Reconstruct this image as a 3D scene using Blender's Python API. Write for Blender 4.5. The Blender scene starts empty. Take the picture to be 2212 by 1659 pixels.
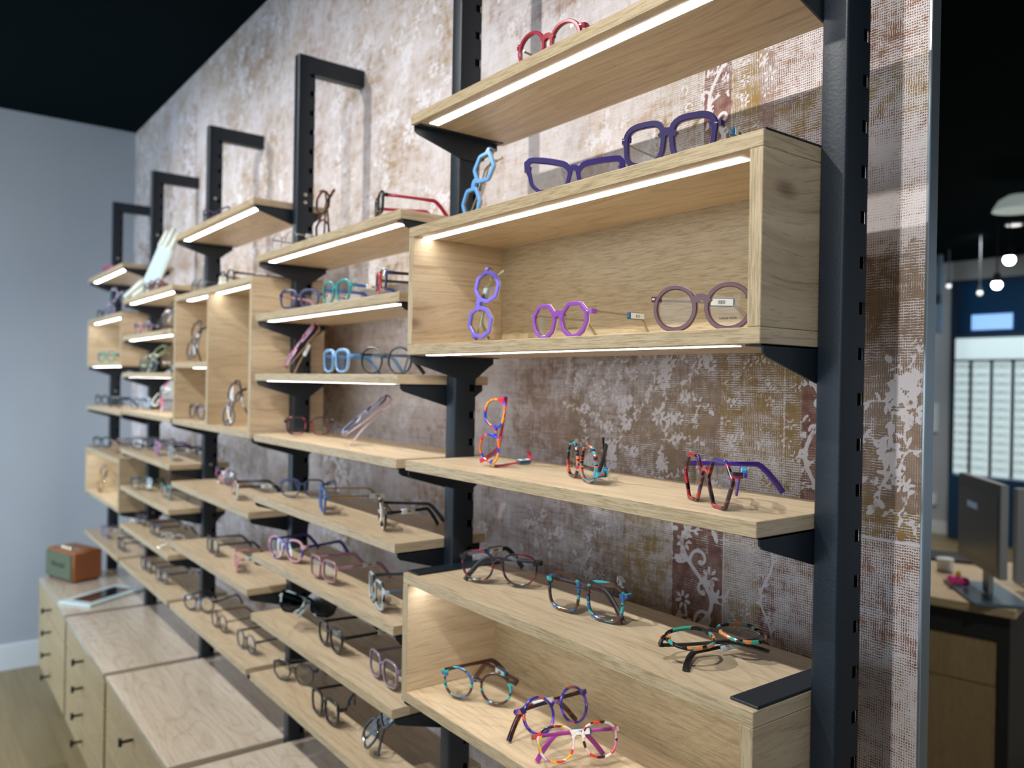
import bpy, math, random
import numpy as np
from mathutils import Vector, Matrix
sc = bpy.context.scene
COL = sc.collection

# ------------------------------------------------------------------ camera
cam_d = bpy.data.cameras.new('camera'); cam = bpy.data.objects.new('camera', cam_d); COL.objects.link(cam)
cam_d.sensor_width = 36.0; cam_d.sensor_fit = 'HORIZONTAL'
cam_d.lens = 1740.84 / 2212 * 36.0
cam_d.clip_start = 0.02; cam_d.clip_end = 60
RT = Vector((0.60426336, 0.79659082, 0.01757434)); UP = Vector((-0.01231472, -0.01271701, 0.9998433)); FW = Vector((-0.79668949, 0.60438509, -0.00212537))
M = Matrix((RT, UP, -FW)).transposed().to_4x4(); M.translation = Vector((0.50576, -0.70238, -0.04438))
cam.matrix_world = M
cam_d.dof.use_dof = True; cam_d.dof.focus_distance = 1.0; cam_d.dof.aperture_fstop = 4.0
sc.camera = cam
sc.view_settings.view_transform = 'Standard'; sc.view_settings.look = 'None'
sc.view_settings.exposure = 0.0; sc.view_settings.gamma = 1.0; sc.view_settings.use_curve_mapping = False
sc.cycles.max_bounces = 8; sc.cycles.transparent_max_bounces = 24; sc.cycles.caustics_reflective = False; sc.cycles.caustics_refractive = False
sc.cycles.sample_clamp_indirect = 6.0; sc.cycles.blur_glossy = 0.5

# ------------------------------------------------------------------ world
wd = bpy.data.worlds.new('world'); sc.world = wd; wd.use_nodes = True
wd.node_tree.nodes['Background'].inputs[0].default_value = (0.74, 0.85, 1.0, 1)
wd.node_tree.nodes['Background'].inputs[1].default_value = 0.31

FLOOR = -1.515; CEIL = 1.256; WALL = 0.287; XEND = -4.173
# ------------------------------------------------------------------ lights: ceiling spots and daylight from the shop front, plus added fills
def spot(x, y, e, tx, ty, tz, size=95, r=0.02, col=(1.0, 0.965, 0.92), z=None):
    d = bpy.data.lights.new('ceiling_or_fill_spot', 'SPOT'); d.energy = e; d.color = col; d.spot_size = math.radians(size); d.spot_blend = 0.9; d.shadow_soft_size = r
    o = bpy.data.objects.new('ceiling_or_fill_spot', d); COL.objects.link(o); o.location = (x, y, (CEIL - 0.03) if z is None else z)
    o.rotation_euler = (Vector((tx, ty, tz)) - o.location).to_track_quat('-Z', 'Y').to_euler()
for x in (0.36, -0.74, -1.78, -2.85):
    spot(x, -1.2, 84, x, 0.2, -0.15)
def area(name, loc, tgt, sx, sy, e, col):
    d = bpy.data.lights.new(name, 'AREA'); d.shape = 'RECTANGLE'; d.size = sx; d.size_y = sy; d.energy = e; d.color = col
    o = bpy.data.objects.new(name, d); COL.objects.link(o); o.location = loc
    o.rotation_euler = (Vector(tgt) - Vector(loc)).to_track_quat('-Z', 'Y').to_euler()
area('daylight_window', (-1.2, -6.0, 0.1), (-1.6, 0, -0.3), 4.5, 2.4, 85, (0.72, 0.86, 1.0))
area('end_wall_fill', (-3.3, -2.2, -0.5), (-4.17, -1.1, -0.6), 0.9, 1.5, 56, (0.62, 0.80, 1.0))  # added cool fill close to the end wall, shaping its gradient; no window here
for (x, y) in ((-1.4, 3.4), (-3.0, 5.6)):
    spot(x, y, 110, x, y, FLOOR, 130)
spot(0.55, 1.05, 60, -0.5, 2.2, -0.8, 110)  # added spot brightening the desk front, not a known ceiling lamp
spot(-2.4, 6.3, 50, -3.6, 7.8, -0.4, 110, col=(0.85, 0.93, 1.0))  # added bluish fill spot aimed at the far pier
area('back_room_fill', (-5.5, 6.0, 0.2), (-3.2, 7.8, -0.3), 2.0, 2.0, 150, (0.72, 0.86, 1.0))  # added cool fill for the back room, no opening lets daylight in here

# ------------------------------------------------------------------ helpers
def srgb(r, g, b):
    f = lambda c: (c / 255 / 12.92) if c / 255 <= 0.04045 else ((c / 255 + 0.055) / 1.055) ** 2.4
    return (f(r), f(g), f(b), 1.0)
class NT:
    def __init__(s, name):
        s.m = bpy.data.materials.new(name); s.m.use_nodes = True; s.t = s.m.node_tree; s.n = s.t.nodes; s.b = s.n['Principled BSDF']
    def new(s, t, **k):
        n = s.n.new(t)
        for a, v in k.items(): setattr(n, a, v)
        return n
    def link(s, a, b): s.t.links.new(a, b)
    def val(s, inp, v):
        if hasattr(v, 'links') or hasattr(v, 'is_linked'): s.link(v, inp)
        else: inp.default_value = v
    def math(s, op, a, b=0.0, c=None, clamp=False):
        n = s.new('ShaderNodeMath', operation=op, use_clamp=clamp); s.val(n.inputs[0], a); s.val(n.inputs[1], b)
        if c is not None: s.val(n.inputs[2], c)
        return n.outputs[0]
    def mix(s, f, a, b):
        n = s.new('ShaderNodeMix', data_type='RGBA'); s.val(n.inputs[0], f); s.val(n.inputs[6], a); s.val(n.inputs[7], b); return n.outputs[2]
    def comb(s, x, y, z):
        n = s.new('ShaderNodeCombineXYZ'); s.val(n.inputs[0], x); s.val(n.inputs[1], y); s.val(n.inputs[2], z); return n.outputs[0]
    def sep(s, v):
        n = s.new('ShaderNodeSeparateXYZ'); s.link(v, n.inputs[0]); return n.outputs
    def noise(s, v, scale, det=4, rough=0.55, dist=0.0, w=None):
        n = s.new('ShaderNodeTexNoise'); s.link(v, n.inputs['Vector'])
        if w is not None: n.noise_dimensions = '4D'; s.val(n.inputs['W'], w)
        n.inputs['Scale'].default_value = scale; n.inputs['Detail'].default_value = det; n.inputs['Roughness'].default_value = rough; n.inputs['Distortion'].default_value = dist
        return n.outputs['Fac']
    def ss(s, v, a, b):
        n = s.new('ShaderNodeMapRange', interpolation_type='SMOOTHSTEP'); s.val(n.inputs[0], v); n.inputs[1].default_value = a; n.inputs[2].default_value = b; return n.outputs[0]
    def bump(s, h, st=0.2, d=0.001):
        n = s.new('ShaderNodeBump'); s.link(h, n.inputs['Height']); n.inputs['Strength'].default_value = st; n.inputs['Distance'].default_value = d; s.link(n.outputs[0], s.b.inputs['Normal'])
def plain(name, col, rough=0.5, metal=0.0, spec=0.5, bump=0, **k):
    m = NT(name); m.b.inputs['Base Color'].default_value = col; m.b.inputs['Roughness'].default_value = rough; m.b.inputs['Metallic'].default_value = metal; m.b.inputs['Specular IOR Level'].default_value = spec
    tc = m.new('ShaderNodeTexCoord'); nz = m.noise(tc.outputs['Object'], 300 if bump else 12, 2)
    c = m.mix(m.math('MULTIPLY', nz, 0.22), col, tuple(x * 0.72 for x in col[:3]) + (1,)); m.link(c, m.b.inputs['Base Color'])
    if bump: m.bump(nz, bump, 0.0006)
    return m.m
def emit(name, col, st):
    m = NT(name); m.b.inputs['Base Color'].default_value = (0.8, 0.8, 0.8, 1); m.b.inputs['Emission Color'].default_value = col; m.b.inputs['Emission Strength'].default_value = st; return m.m

def oak(name, vert=False, light=(224, 206, 175), dark=(180, 155, 120), rough=0.38, knots=True):
    m = NT(name)
    tc = m.new('ShaderNodeTexCoord'); gm = m.new('ShaderNodeNewGeometry'); oi = m.new('ShaderNodeObjectInfo')
    x, y, z = m.sep(tc.outputs['Object']); nx, ny, nz_ = m.sep(gm.outputs['Normal'])
    ax = m.math('GREATER_THAN', m.math('ABSOLUTE', nx), 0.6); ay = m.math('GREATER_THAN', m.math('ABSOLUTE', ny), 0.6); az = m.math('GREATER_THAN', m.math('ABSOLUTE', nz_), 0.6)
    lerp = lambda f, a, b: m.math('ADD', m.math('MULTIPLY', a, m.math('SUBTRACT', 1.0, f)), m.math('MULTIPLY', b, f))
    # u runs along the grain, v across it
    if vert: u, v = lerp(ax, z, y), lerp(ax, x, z)
    else: u, v = lerp(ax, x, y), lerp(az, z, y)
    rnd = m.math('MULTIPLY', oi.outputs['Random'], 37.0)
    P = m.comb(u, v, rnd)
    warp = m.noise(m.comb(m.math('MULTIPLY', u, 1.8), m.math('MULTIPLY', v, 5.0), rnd), 1.0, 2, 0.5)
    warp2 = m.math('MULTIPLY', m.math('SUBTRACT', warp, 0.5), 0.05)
    # knots
    vo = m.new('ShaderNodeTexVoronoi'); vo.inputs['Scale'].default_value = 1.0; vo.inputs['Randomness'].default_value = 1.0
    m.link(m.comb(m.math('MULTIPLY', u, 3.1), m.math('MULTIPLY', v, 6.5), rnd), vo.inputs['Vector'])
    kd = vo.outputs['Distance']; kr = m.sep(vo.outputs['Color'])[0]
    kon = m.math('GREATER_THAN', kr, 0.45)
    kinf = m.math('MULTIPLY', m.ss(kd, 0.42, 0.0), kon)
    vv = m.math('ADD', m.math('ADD', v, warp2), m.math('MULTIPLY', kinf, 0.020))
    g1 = m.noise(m.comb(m.math('MULTIPLY', u, 3.0), m.math('MULTIPLY', vv, 48.0), rnd), 1.0, 5, 0.62)
    g2 = m.noise(m.comb(m.math('MULTIPLY', u, 14.0), m.math('MULTIPLY', vv, 330.0), rnd), 1.0, 3, 0.6)
    g3 = m.noise(m.comb(m.math('MULTIPLY', u, 1.1), m.math('MULTIPLY', vv, 8.0), rnd), 1.0, 3, 0.5)
    pore = m.ss(m.noise(m.comb(m.math('MULTIPLY', u, 45.0), m.math('MULTIPLY', vv, 900.0), rnd), 1.0, 2, 0.5), 0.60, 0.72)
    ring = m.math('SINE', m.math('MULTIPLY', m.noise(m.comb(m.math('MULTIPLY', u, 1.5), m.math('MULTIPLY', vv, 6.0), rnd), 1.0, 1, 0.4), 120.0))
    streak = m.ss(m.noise(m.comb(m.math('MULTIPLY', u, 8.0), m.math('MULTIPLY', vv, 210.0), rnd), 1.0, 4, 0.7), 0.54, 0.66)
    f = m.math('ADD', m.math('MULTIPLY', m.ss(g1, 0.36, 0.66), 0.28), m.math('ADD', m.math('MULTIPLY', g2, 0.42), m.math('MULTIPLY', m.ss(g3, 0.35, 0.7), 0.26)))
    c = m.mix(m.math('SUBTRACT', f, 0.15, clamp=True), srgb(*light), srgb(*dark))
    c = m.mix(m.math('MULTIPLY', pore, 0.35), c, srgb(120, 92, 62))
    c = m.mix(m.math('MULTIPLY', m.ss(ring, 0.55, 1.0), 0.15), c, srgb(128, 98, 66))
    c = m.mix(m.math('MULTIPLY', streak, 0.42), c, srgb(126, 102, 72))
    ef = m.noise(m.comb(m.math('MULTIPLY', u, 26.0), m.math('MULTIPLY', v, 620.0), rnd), 1.0, 4, 0.7); edge = m.math('MULTIPLY', ay, m.ss(ef, 0.47, 0.60))
    c = m.mix(m.math('MULTIPLY', ay, 0.50), c, srgb(160, 143, 104)); c = m.mix(m.math('MULTIPLY', edge, 0.50), c, srgb(120, 102, 70))
    if knots:
        kn = m.math('MULTIPLY', m.ss(m.math('ADD', kd, m.math('MULTIPLY', g2, 0.06)), 0.13, 0.05), m.math('GREATER_THAN', kr, 0.66))
        c = m.mix(m.math('MULTIPLY', kn, 0.75), c, srgb(92, 64, 44))
        halo = m.math('MULTIPLY', m.ss(kd, 0.34, 0.08), m.math('GREATER_THAN', kr, 0.66))
        c = m.mix(m.math('MULTIPLY', halo, 0.22), c, srgb(140, 104, 74))
    m.link(c, m.b.inputs['Base Color']); m.b.inputs['Roughness'].default_value = rough
    m.bump(m.math('ADD', g2, m.math('MULTIPLY', pore, -0.6)), 0.18, 0.0006)
    return m.m

OAK = oak('oak_board'); OAKV = oak('oak_upright_panel', True); OAKTOP = oak('oak_counter_top', rough=0.24, light=(222, 212, 196), dark=(190, 172, 148))
OAKTOP.node_tree.nodes['Principled BSDF'].inputs['Coat Weight'].default_value = 0.6; OAKTOP.node_tree.nodes['Principled BSDF'].inputs['Coat Roughness'].default_value = 0.22
OAKDR = oak('oak_drawer_front', light=(190, 164, 124), dark=(145, 116, 80), rough=0.5)
STEEL = plain('black_powder_coated_steel', (0.0085, 0.0155, 0.0245, 1), 0.42, 0.0, 0.5, bump=0.35)
DARK = plain('dark_plinth', (0.012, 0.013, 0.014, 1), 0.6)
LED = emit('led_light', (1.0, 0.965, 0.93, 1), 13.0)
ALU = plain('aluminium_trim', (0.42, 0.50, 0.54, 1), 0.3, 0.8)
WHITE = plain('white_plastic', (0.78, 0.82, 0.84, 1), 0.4)

class MB:
    """collects shapes, then links them as one mesh object"""
    def __init__(s): s.v = []; s.f = []; s.mi = []
    def add(s, vs, fs, mi=0):
        o = len(s.v); s.v += [tuple(v) for v in vs]; s.f += [tuple(i + o for i in f) for f in fs]; s.mi += [mi] * len(fs)
    def box(s, x0, x1, y0, y1, z0, z1, mi=0, c=0.0):
        if c <= 0:
            s.add([(x0,y0,z0),(x1,y0,z0),(x1,y1,z0),(x0,y1,z0),(x0,y0,z1),(x1,y0,z1),(x1,y1,z1),(x0,y1,z1)],
                  [(0,3,2,1),(4,5,6,7),(0,1,5,4),(1,2,6,5),(2,3,7,6),(3,0,4,7)], mi); return
        vs = []; idx = {}
        for ix, X, sx in ((0, x0, 1), (1, x1, -1)):
            for iy, Y, sy in ((0, y0, 1), (1, y1, -1)):
                for iz, Z, sz in ((0, z0, 1), (1, z1, -1)):
                    for a, p in enumerate(((X, Y + sy*c, Z + sz*c), (X + sx*c, Y, Z + sz*c), (X + sx*c, Y + sy*c, Z))):
                        idx[ix, iy, iz, a] = len(vs); vs.append(p)
        g = lambda *k: idx[k]
        fs = []
        for i in (0, 1):
            fs.append([g(i,0,0,0), g(i,1,0,0), g(i,1,1,0), g(i,0,1,0)]); fs.append([g(0,i,0,1), g(1,i,0,1), g(1,i,1,1), g(0,i,1,1)]); fs.append([g(0,0,i,2), g(1,0,i,2), g(1,1,i,2), g(0,1,i,2)])
            for j in (0, 1):
                fs.append([g(i,j,0,0), g(i,j,1,0), g(i,j,1,1), g(i,j,0,1)]); fs.append([g(i,0,j,0), g(i,1,j,0), g(i,1,j,2), g(i,0,j,2)]); fs.append([g(0,i,j,1), g(1,i,j,1), g(1,i,j,2), g(0,i,j,2)])
                for k in (0, 1): fs.append([g(i,j,k,0), g(i,j,k,1), g(i,j,k,2)])
        cx = Vector(((x0+x1)/2, (y0+y1)/2, (z0+z1)/2)); out = []
        for f in fs:
            p = [Vector(vs[i]) for i in f]; n = (p[1]-p[0]).cross(p[2]-p[0]); m_ = sum(p, Vector()) / len(p)
            out.append(f if n.dot(m_ - cx) > 0 else f[::-1])
        s.add(vs, out, mi)
    def prism(s, poly, a0, a1, axis='z', mi=0):
        """extrude polygon (2d list) between a0 and a1 along axis"""
        n = len(poly); mk = {'z': lambda p, a: (p[0], p[1], a), 'x': lambda p, a: (a, p[0], p[1]), 'y': lambda p, a: (p[0], a, p[1])}[axis]
        ar = sum(poly[i][0]*poly[(i+1) % n][1] - poly[(i+1) % n][0]*poly[i][1] for i in range(n))
        if (ar < 0) != (axis == 'y'): poly = poly[::-1]
        s.add([mk(p, a0) for p in poly] + [mk(p, a1) for p in poly], [tuple(range(n))[::-1], tuple(range(n, 2*n))] + [(i, (i+1) % n, n + (i+1) % n, n + i) for i in range(n)], mi)
    def cyl(s, p0, p1, r0, r1=None, n=16, mi=0, caps=True):
        r1 = r0 if r1 is None else r1; p0 = Vector(p0); p1 = Vector(p1); d = (p1-p0).normalized(); a = d.orthogonal().normalized(); b = d.cross(a)
        vs = [p0 + (a*math.cos(t) + b*math.sin(t))*r0 for t in [2*math.pi*i/n for i in range(n)]] + [p1 + (a*math.cos(t) + b*math.sin(t))*r1 for t in [2*math.pi*i/n for i in range(n)]]
        fs = [(i, (i+1) % n, n + (i+1) % n, n + i) for i in range(n)]
        if caps: fs += [tuple(range(n))[::-1], tuple(range(n, 2*n))]
        s.add(vs, fs, mi)
    def sweep(s, path, sect, up=(0, 0, 1), mi=0, caps=True, mi2=None):
        """path: points; sect(i,t) -> list of (a,b) offsets in side / up directions"""
        path = [Vector(p) for p in path]; N = len(path); base = len(s.v); k = None; vs = []; U0 = Vector(up)
        for i, p in enumerate(path):
            t = (path[min(i+1, N-1)] - path[max(i-1, 0)]).normalized(); side = t.cross(U0).normalized(); u = side.cross(t)
            sec = sect(i, i/(N-1)); k = len(sec)
            vs += [p + side*a + u*b for a, b in sec]
        fs = []
        for i in range(N-1):
            for j in range(k): fs.append((i*k+j, i*k+(j+1) % k, (i+1)*k+(j+1) % k, (i+1)*k+j))
        if caps: fs += [tuple(range(k))[::-1], tuple((N-1)*k + j for j in range(k))]
        s.add(vs, fs, mi)
    def xf(s, m):
        s.v = [tuple(m @ Vector(v)) for v in s.v]; return s
    def build(s, name, mats, parent=None, loc=None, smooth=False, fix=True):
        me = bpy.data.meshes.new(name); me.from_pydata(s.v, [], s.f); me.update()
        for m in (mats if isinstance(mats, (list, tuple)) else [mats]): me.materials.append(m)
        if any(s.mi): me.polygons.foreach_set('material_index', s.mi)
        if fix:
            import bmesh
            bm = bmesh.new(); bm.from_mesh(me); bmesh.ops.recalc_face_normals(bm, faces=bm.faces); bm.to_mesh(me); bm.free()
        if smooth:
            me.shade_smooth() if hasattr(me, 'shade_smooth') else me.polygons.foreach_set('use_smooth', [True]*len(me.polygons))
            if smooth != 'all': me.set_sharp_from_angle(angle=math.radians(38))
        o = bpy.data.objects.new(name, me); COL.objects.link(o)
        if parent: o.parent = parent
        if loc is not None: o.location = loc
        return o
def tag(o, label=None, cat=None, group=None, kind=None):
    for k, v in (('label', label), ('category', cat), ('group', group), ('kind', kind)):
        if v: o[k] = v
    return o
def empty(name, loc, label, cat, group=None, rz=0.0):
    o = bpy.data.objects.new(name, None); COL.objects.link(o); o.location = loc; o.rotation_euler = (0, 0, rz); o.empty_display_size = 0.05
    return tag(o, label, cat, group)
def struct(name, mb, mat): return tag(mb.build(name, mat), kind='structure')
def text_part(name, body, size, mat, parent, loc, rot, extrude=0.0002, align='CENTER', sx=1.0, shear=0.0):
    cu = bpy.data.curves.new(name, 'FONT'); cu.body = body; cu.size = size; cu.extrude = extrude; cu.align_x = align; cu.align_y = 'CENTER'; cu.shear = shear; cu.resolution_u = 3
    t = bpy.data.objects.new(name, cu); COL.objects.link(t); dg = bpy.context.evaluated_depsgraph_get()
    me = bpy.data.meshes.new_from_object(t.evaluated_get(dg)); bpy.data.objects.remove(t); me.materials.clear(); me.materials.append(mat)
    o = bpy.data.objects.new(name, me); COL.objects.link(o); o.parent = parent; o.location = loc; o.rotation_euler = rot; o.scale = (sx, 1, 1); return o
# ------------------------------------------------------------------ room shell
m = NT('grey_wall_paint'); tc = m.new('ShaderNodeTexCoord'); nz = m.noise(tc.outputs['Object'], 3.0, 3)
m.link(m.mix(nz, srgb(172, 178, 184), srgb(180, 186, 192)), m.b.inputs['Base Color']); m.b.inputs['Roughness'].default_value = 0.7; WALLP = m.m
CEILM = plain('black_ceiling_paint', (0.003, 0.0070, 0.0085, 1), 1.0, spec=0.03)
m = NT('oak_plank_floor'); tc = m.new('ShaderNodeTexCoord'); x, y, z = m.sep(tc.outputs['Object'])
pl = m.math('FLOOR', m.math('DIVIDE', y, 0.18)); br = m.new('ShaderNodeTexWhiteNoise'); m.link(m.comb(pl, m.math('FLOOR', m.math('ADD', m.math('DIVIDE', x, 1.3), m.math('MULTIPLY', pl, 0.37))), 0), br.inputs[0])
g = m.noise(m.comb(m.math('MULTIPLY', x, 2.5), m.math('MULTIPLY', y, 45), pl), 1, 4)
c = m.mix(m.math('ADD', m.math('MULTIPLY', g, 0.7), m.math('MULTIPLY', br.outputs[0], 0.4)), srgb(172, 152, 112), srgb(112, 94, 62))
m.link(c, m.b.inputs['Base Color']); m.b.inputs['Roughness'].default_value = 0.45; FLOORM = m.m

b = MB(); b.box(XEND, 3.0, -3.6, 9.0, FLOOR - 0.1, FLOOR); struct('floor', b, FLOORM)
b = MB(); b.box(XEND, 3.0, -3.6, 9.0, CEIL, CEIL + 0.1); struct('ceiling', b, CEILM)
b = MB(); b.box(XEND - 0.1, XEND, -3.6, 9.0, FLOOR - 0.1, CEIL + 0.1); struct('wall_left', b, WALLP)
b = MB(); b.box(XEND, XEND + 0.014, -3.6, WALL, FLOOR, FLOOR + 0.13, c=0.003); struct('baseboard_left', b, WHITE)
b = MB(); b.box(XEND, 0.028, WALL + 0.0006, WALL + 0.016, FLOOR, CEIL); struct('wall_partition', b, WALLP)
b = MB(); b.box(0.0284, 0.0325, WALL - 0.003, WALL + 0.019, FLOOR, CEIL, c=0.001); struct('trim_1', b, ALU)

# ---- wallpaper: worn patchwork-rug print, its motifs stored as a height-like field on the wall's own mesh
rng = np.random.default_rng(11); pr = random.Random(4)
xs = np.unique(np.concatenate([np.arange(XEND, -1.9, 0.010), np.arange(-1.9, -0.85, 0.006), np.arange(-0.85, 0.028, 0.0028), [0.028]]))
zs = np.unique(np.concatenate([np.arange(FLOOR, -0.75, 0.02), np.arange(-0.75, CEIL, 0.0033), [CEIL]]))
nx_, nz_ = len(xs), len(zs); X, Z = np.meshgrid(xs, zs)
F = np.full(X.shape, -9.0); BG = np.zeros(X.shape + (3,)); WEAR = np.full(X.shape, 0.5)
lin = lambda r, g, b: np.array(srgb(r, g, b)[:3])
KIND = {'field': (lin(142, 122, 106), 0.42), 'burg': (lin(122, 80, 74), 0.22), 'ochre': (lin(146, 120, 72), 0.50), 'weave': (lin(128, 84, 58), 0.56), 'pale': (lin(176, 152, 130), 0.52), 'rose': (lin(150, 124, 112), 0.48)}
BG[:] = KIND['pale'][0]; WEAR[:] = 0.6
ZD = Z + 0.010*np.sin(X*57 + 2*np.sin(Z*31)) + 0.005*np.sin(X*190 + 1) + 0.003*np.sin(X*420); XD = X + 0.0016*np.sin(Z*150 + 3*np.sin(Z*47))
def patch(x0, x1, z0, z1, kind, wear=None):
    s = (XD >= x0) & (XD < x1) & (ZD >= z0) & (ZD < z1); c, w = KIND[kind]; BG[s] = c; WEAR[s] = w if wear is None else wear
def win(x0, x1, z0, z1):
    i0, i1 = np.searchsorted(xs, [x0, x1]); j0, j1 = np.searchsorted(zs, [z0, z1]); return slice(max(j0, 0), j1), slice(max(i0, 0), i1)
def put(sl, sd):
    F[sl] = np.maximum(F[sl], sd)
def ell(cx, cz, a, b_, ang):
    r = max(a, b_) + 0.009; sl = win(cx - r, cx + r, cz - r, cz + r); 
    if F[sl].size == 0: return
    dx = X[sl] - cx; dz = Z[sl] - cz; u = dx*math.cos(ang) + dz*math.sin(ang); v = -dx*math.sin(ang) + dz*math.cos(ang)
    if abs(a/b_ - 1) < 0.3: put(sl, np.clip((1 - np.sqrt((u/a)**2 + (v/b_)**2)) * min(a, b_) * 1000, -9, 9))
    else:
        if b_ > a: u, v, a, b_ = v, u, b_, a
        put(sl, np.clip(np.where(np.abs(u) < a*1.3, b_*(1 - (u/a)**2) - np.abs(v), -0.009) * 1000, -9, 9))
def line(pts, r):
    for (ax_, az_), (bx, bz) in zip(pts[:-1], pts[1:]):
        sl = win(min(ax_, bx) - r - 0.009, max(ax_, bx) + r + 0.009, min(az_, bz) - r - 0.009, max(az_, bz) + r + 0.009)
        if F[sl].size == 0: continue
        dx, dz = bx - ax_, bz - az_; L2 = dx*dx + dz*dz + 1e-12
        t = np.clip(((X[sl] - ax_)*dx + (Z[sl] - az_)*dz) / L2, 0, 1); d = np.hypot(X[sl] - ax_ - t*dx, Z[sl] - az_ - t*dz)
        put(sl, np.clip((r - d) * 1000, -9, 9))
def daisy(cx, cz, R, n=8, a0=0.0):
    for i in range(n):
        a = a0 + 2*math.pi*i/n; ell(cx + math.cos(a)*R*0.62, cz + math.sin(a)*R*0.62, R*0.40, R*0.16, a)
def sprig(cx, cz, L, ang, n=5, bend=0.6, leaf=0.010, th=0.0016):
    pts = [(cx, cz)]; a = ang
    for i in range(10): a += bend/10; pts.append((pts[-1][0] + math.cos(a)*L/10, pts[-1][1] + math.sin(a)*L/10))
    line(pts, th)
    for i in range(n):
        k = 1 + int(i*9/n); p = pts[k]; s = 1 if i % 2 else -1; aa = ang + bend*k/10 + s*0.85
        ell(p[0] + math.cos(aa)*leaf*0.9, p[1] + math.sin(aa)*leaf*0.9, leaf*0.90, leaf*0.30, aa)
    return pts[-1]
def scroll(cx, cz, R, ang, s=1, th=0.0024):
    pts = []
    for i in range(22):
        t = i/21; r = R*(1 - 0.8*t); a = ang + s*t*4.6; pts.append((cx + math.cos(a)*r, cz + math.sin(a)*r))
    line(pts, th); ell(pts[-1][0], pts[-1][1], R*0.26, R*0.22, 0)
def bouquet(cx, cz, S, ang):
    e = sprig(cx, cz, S, ang, 4, pr.choice((-1.3, 1.3)), S*0.17, S*0.028); daisy(e[0], e[1], S*0.36, 8, ang)
    e2 = sprig(cx, cz, S*0.9, ang + 1.7, 3, 1.1, S*0.15, S*0.026); daisy(e2[0], e2[1], S*0.25, 6, ang)
    e3 = sprig(cx, cz, S*0.7, ang - 1.9, 3, -1.1, S*0.15, S*0.024); ell(e3[0], e3[1], S*0.16, S*0.08, ang)
def vine(x0, x1, z0, z1, per=0.17, S=1.0):
    w = (x1 - x0); cx = (x0 + x1)/2; pts = [(cx + math.sin((z - z0)/per*2*math.pi)*w*0.30, z) for z in np.arange(z0, z1, 0.006)]
    line(pts, 0.0034*S)
    z = z0 + per*0.12; k = 0
    while z < z1 - 0.02:
        s = 1 if k % 2 else -1; px_ = cx + math.sin((z - z0)/per*2*math.pi)*w*0.30
        scroll(px_ + s*w*0.16, z + 0.012, w*0.19, (0 if s < 0 else math.pi), -s, 0.0026*S); daisy(cx - s*w*0.26, z + per*0.21, w*0.17, 7, k); sprig(px_, z, w*0.42, math.pi/2 + s*0.9, 4, s*0.6, w*0.085, 0.0014*S)
        ell(cx + s*w*0.33, z + per*0.33, w*0.085, w*0.045, k*1.3); ell(cx - s*w*0.36, z + per*0.02, w*0.075, w*0.04, k*2.1); z += per*0.27; k += 1
# patchwork of strips over the whole wall
x = XEND
while x < -0.9:
    w = pr.uniform(0.07, 0.26); z = FLOOR
    while z < CEIL:
        h = pr.uniform(0.22, 0.6); k = pr.choice(['pale', 'pale', 'rose', 'field', 'ochre', 'weave', 'burg', 'pale']); patch(x, x + w, z, z + h, k, KIND[k][1] + 0.08)
        if k == 'burg': vine(x + 0.01, x + w - 0.01, max(z, -0.7), z + h, 0.2, 1.3)
        elif k in ('field', 'rose', 'pale', 'ochre'):
            for i in range(int(w*h/0.011)):
                a, c = pr.uniform(x, x + w), pr.uniform(z, z + h)
                if c > -0.75: pr.choice([lambda: daisy(a, c, pr.uniform(0.02, 0.035)), lambda: bouquet(a, c, pr.uniform(0.05, 0.08), pr.uniform(0, 6)), lambda: scroll(a, c, 0.025, pr.uniform(0, 6))])()
        z += h
    x += w
lft = (X < -0.9)[..., None]; BG = np.where(lft, BG*0.42 + lin(168, 144, 122)*0.58, BG); WEAR = np.where(X < -0.9, 0.30 + 0.45*WEAR, WEAR)
# sharp part of the wall, strip by strip
XR = 0.03
for z0, z1 in ((-0.76, -0.235), (0.66, 1.3)):
    patch(-0.9, -0.62, z0, z1, 'rose'); patch(-0.62, -0.47, z0, z1, 'field', 0.5); patch(-0.47, -0.3665, z0, z1, 'ochre'); patch(-0.3665, -0.2646, z0, z1, 'burg', 0.20)
    patch(-0.2646, -0.200, z0, z1, 'ochre', 0.5); patch(-0.200, -0.176, z0, z1, 'burg', 0.4); patch(-0.176, XR, z0, z1, 'weave', 0.6)
    vine(-0.3655, -0.2656, z0, z1); vine(-0.205, -0.172, z0, z1, 0.11, 0.6)
    for i in range(36): daisy(pr.uniform(-0.26, -0.21), pr.uniform(z0, z1), pr.uniform(0.006, 0.011), 5)
    for i in range(26): bouquet(pr.uniform(-0.88, -0.5), pr.uniform(z0, z1), pr.uniform(0.035, 0.055), pr.uniform(0, 6.28))
z0, z1 = -0.235, 0.13
patch(-0.9, -0.62, z0, z1, 'rose', 0.52); patch(-0.62, -0.275, z0, z1, 'field', 0.36); patch(-0.275, -0.173, z0, z1, 'ochre', 0.46); patch(-0.173, -0.1365, z0, z1, 'ochre', 0.40); patch(-0.1365, -0.100, z0, z1, 'burg', 0.2)
patch(-0.100, XR, z0, -0.19, 'ochre', 0.45); patch(-0.100, XR, -0.19, z1, 'field', 0.30)
spots_ = []
def free(a, c, d): 
    if all(math.hypot(a - q[0], c - q[1]) > d for q in spots_): spots_.append((a, c)); return True
for i in range(400):
    a, c = pr.uniform(-0.62, -0.30), pr.uniform(z0 + 0.01, z1 - 0.05)
    if free(a, c, 0.052): bouquet(a, c, pr.uniform(0.034, 0.046), pr.uniform(0, 6.28))
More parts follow.
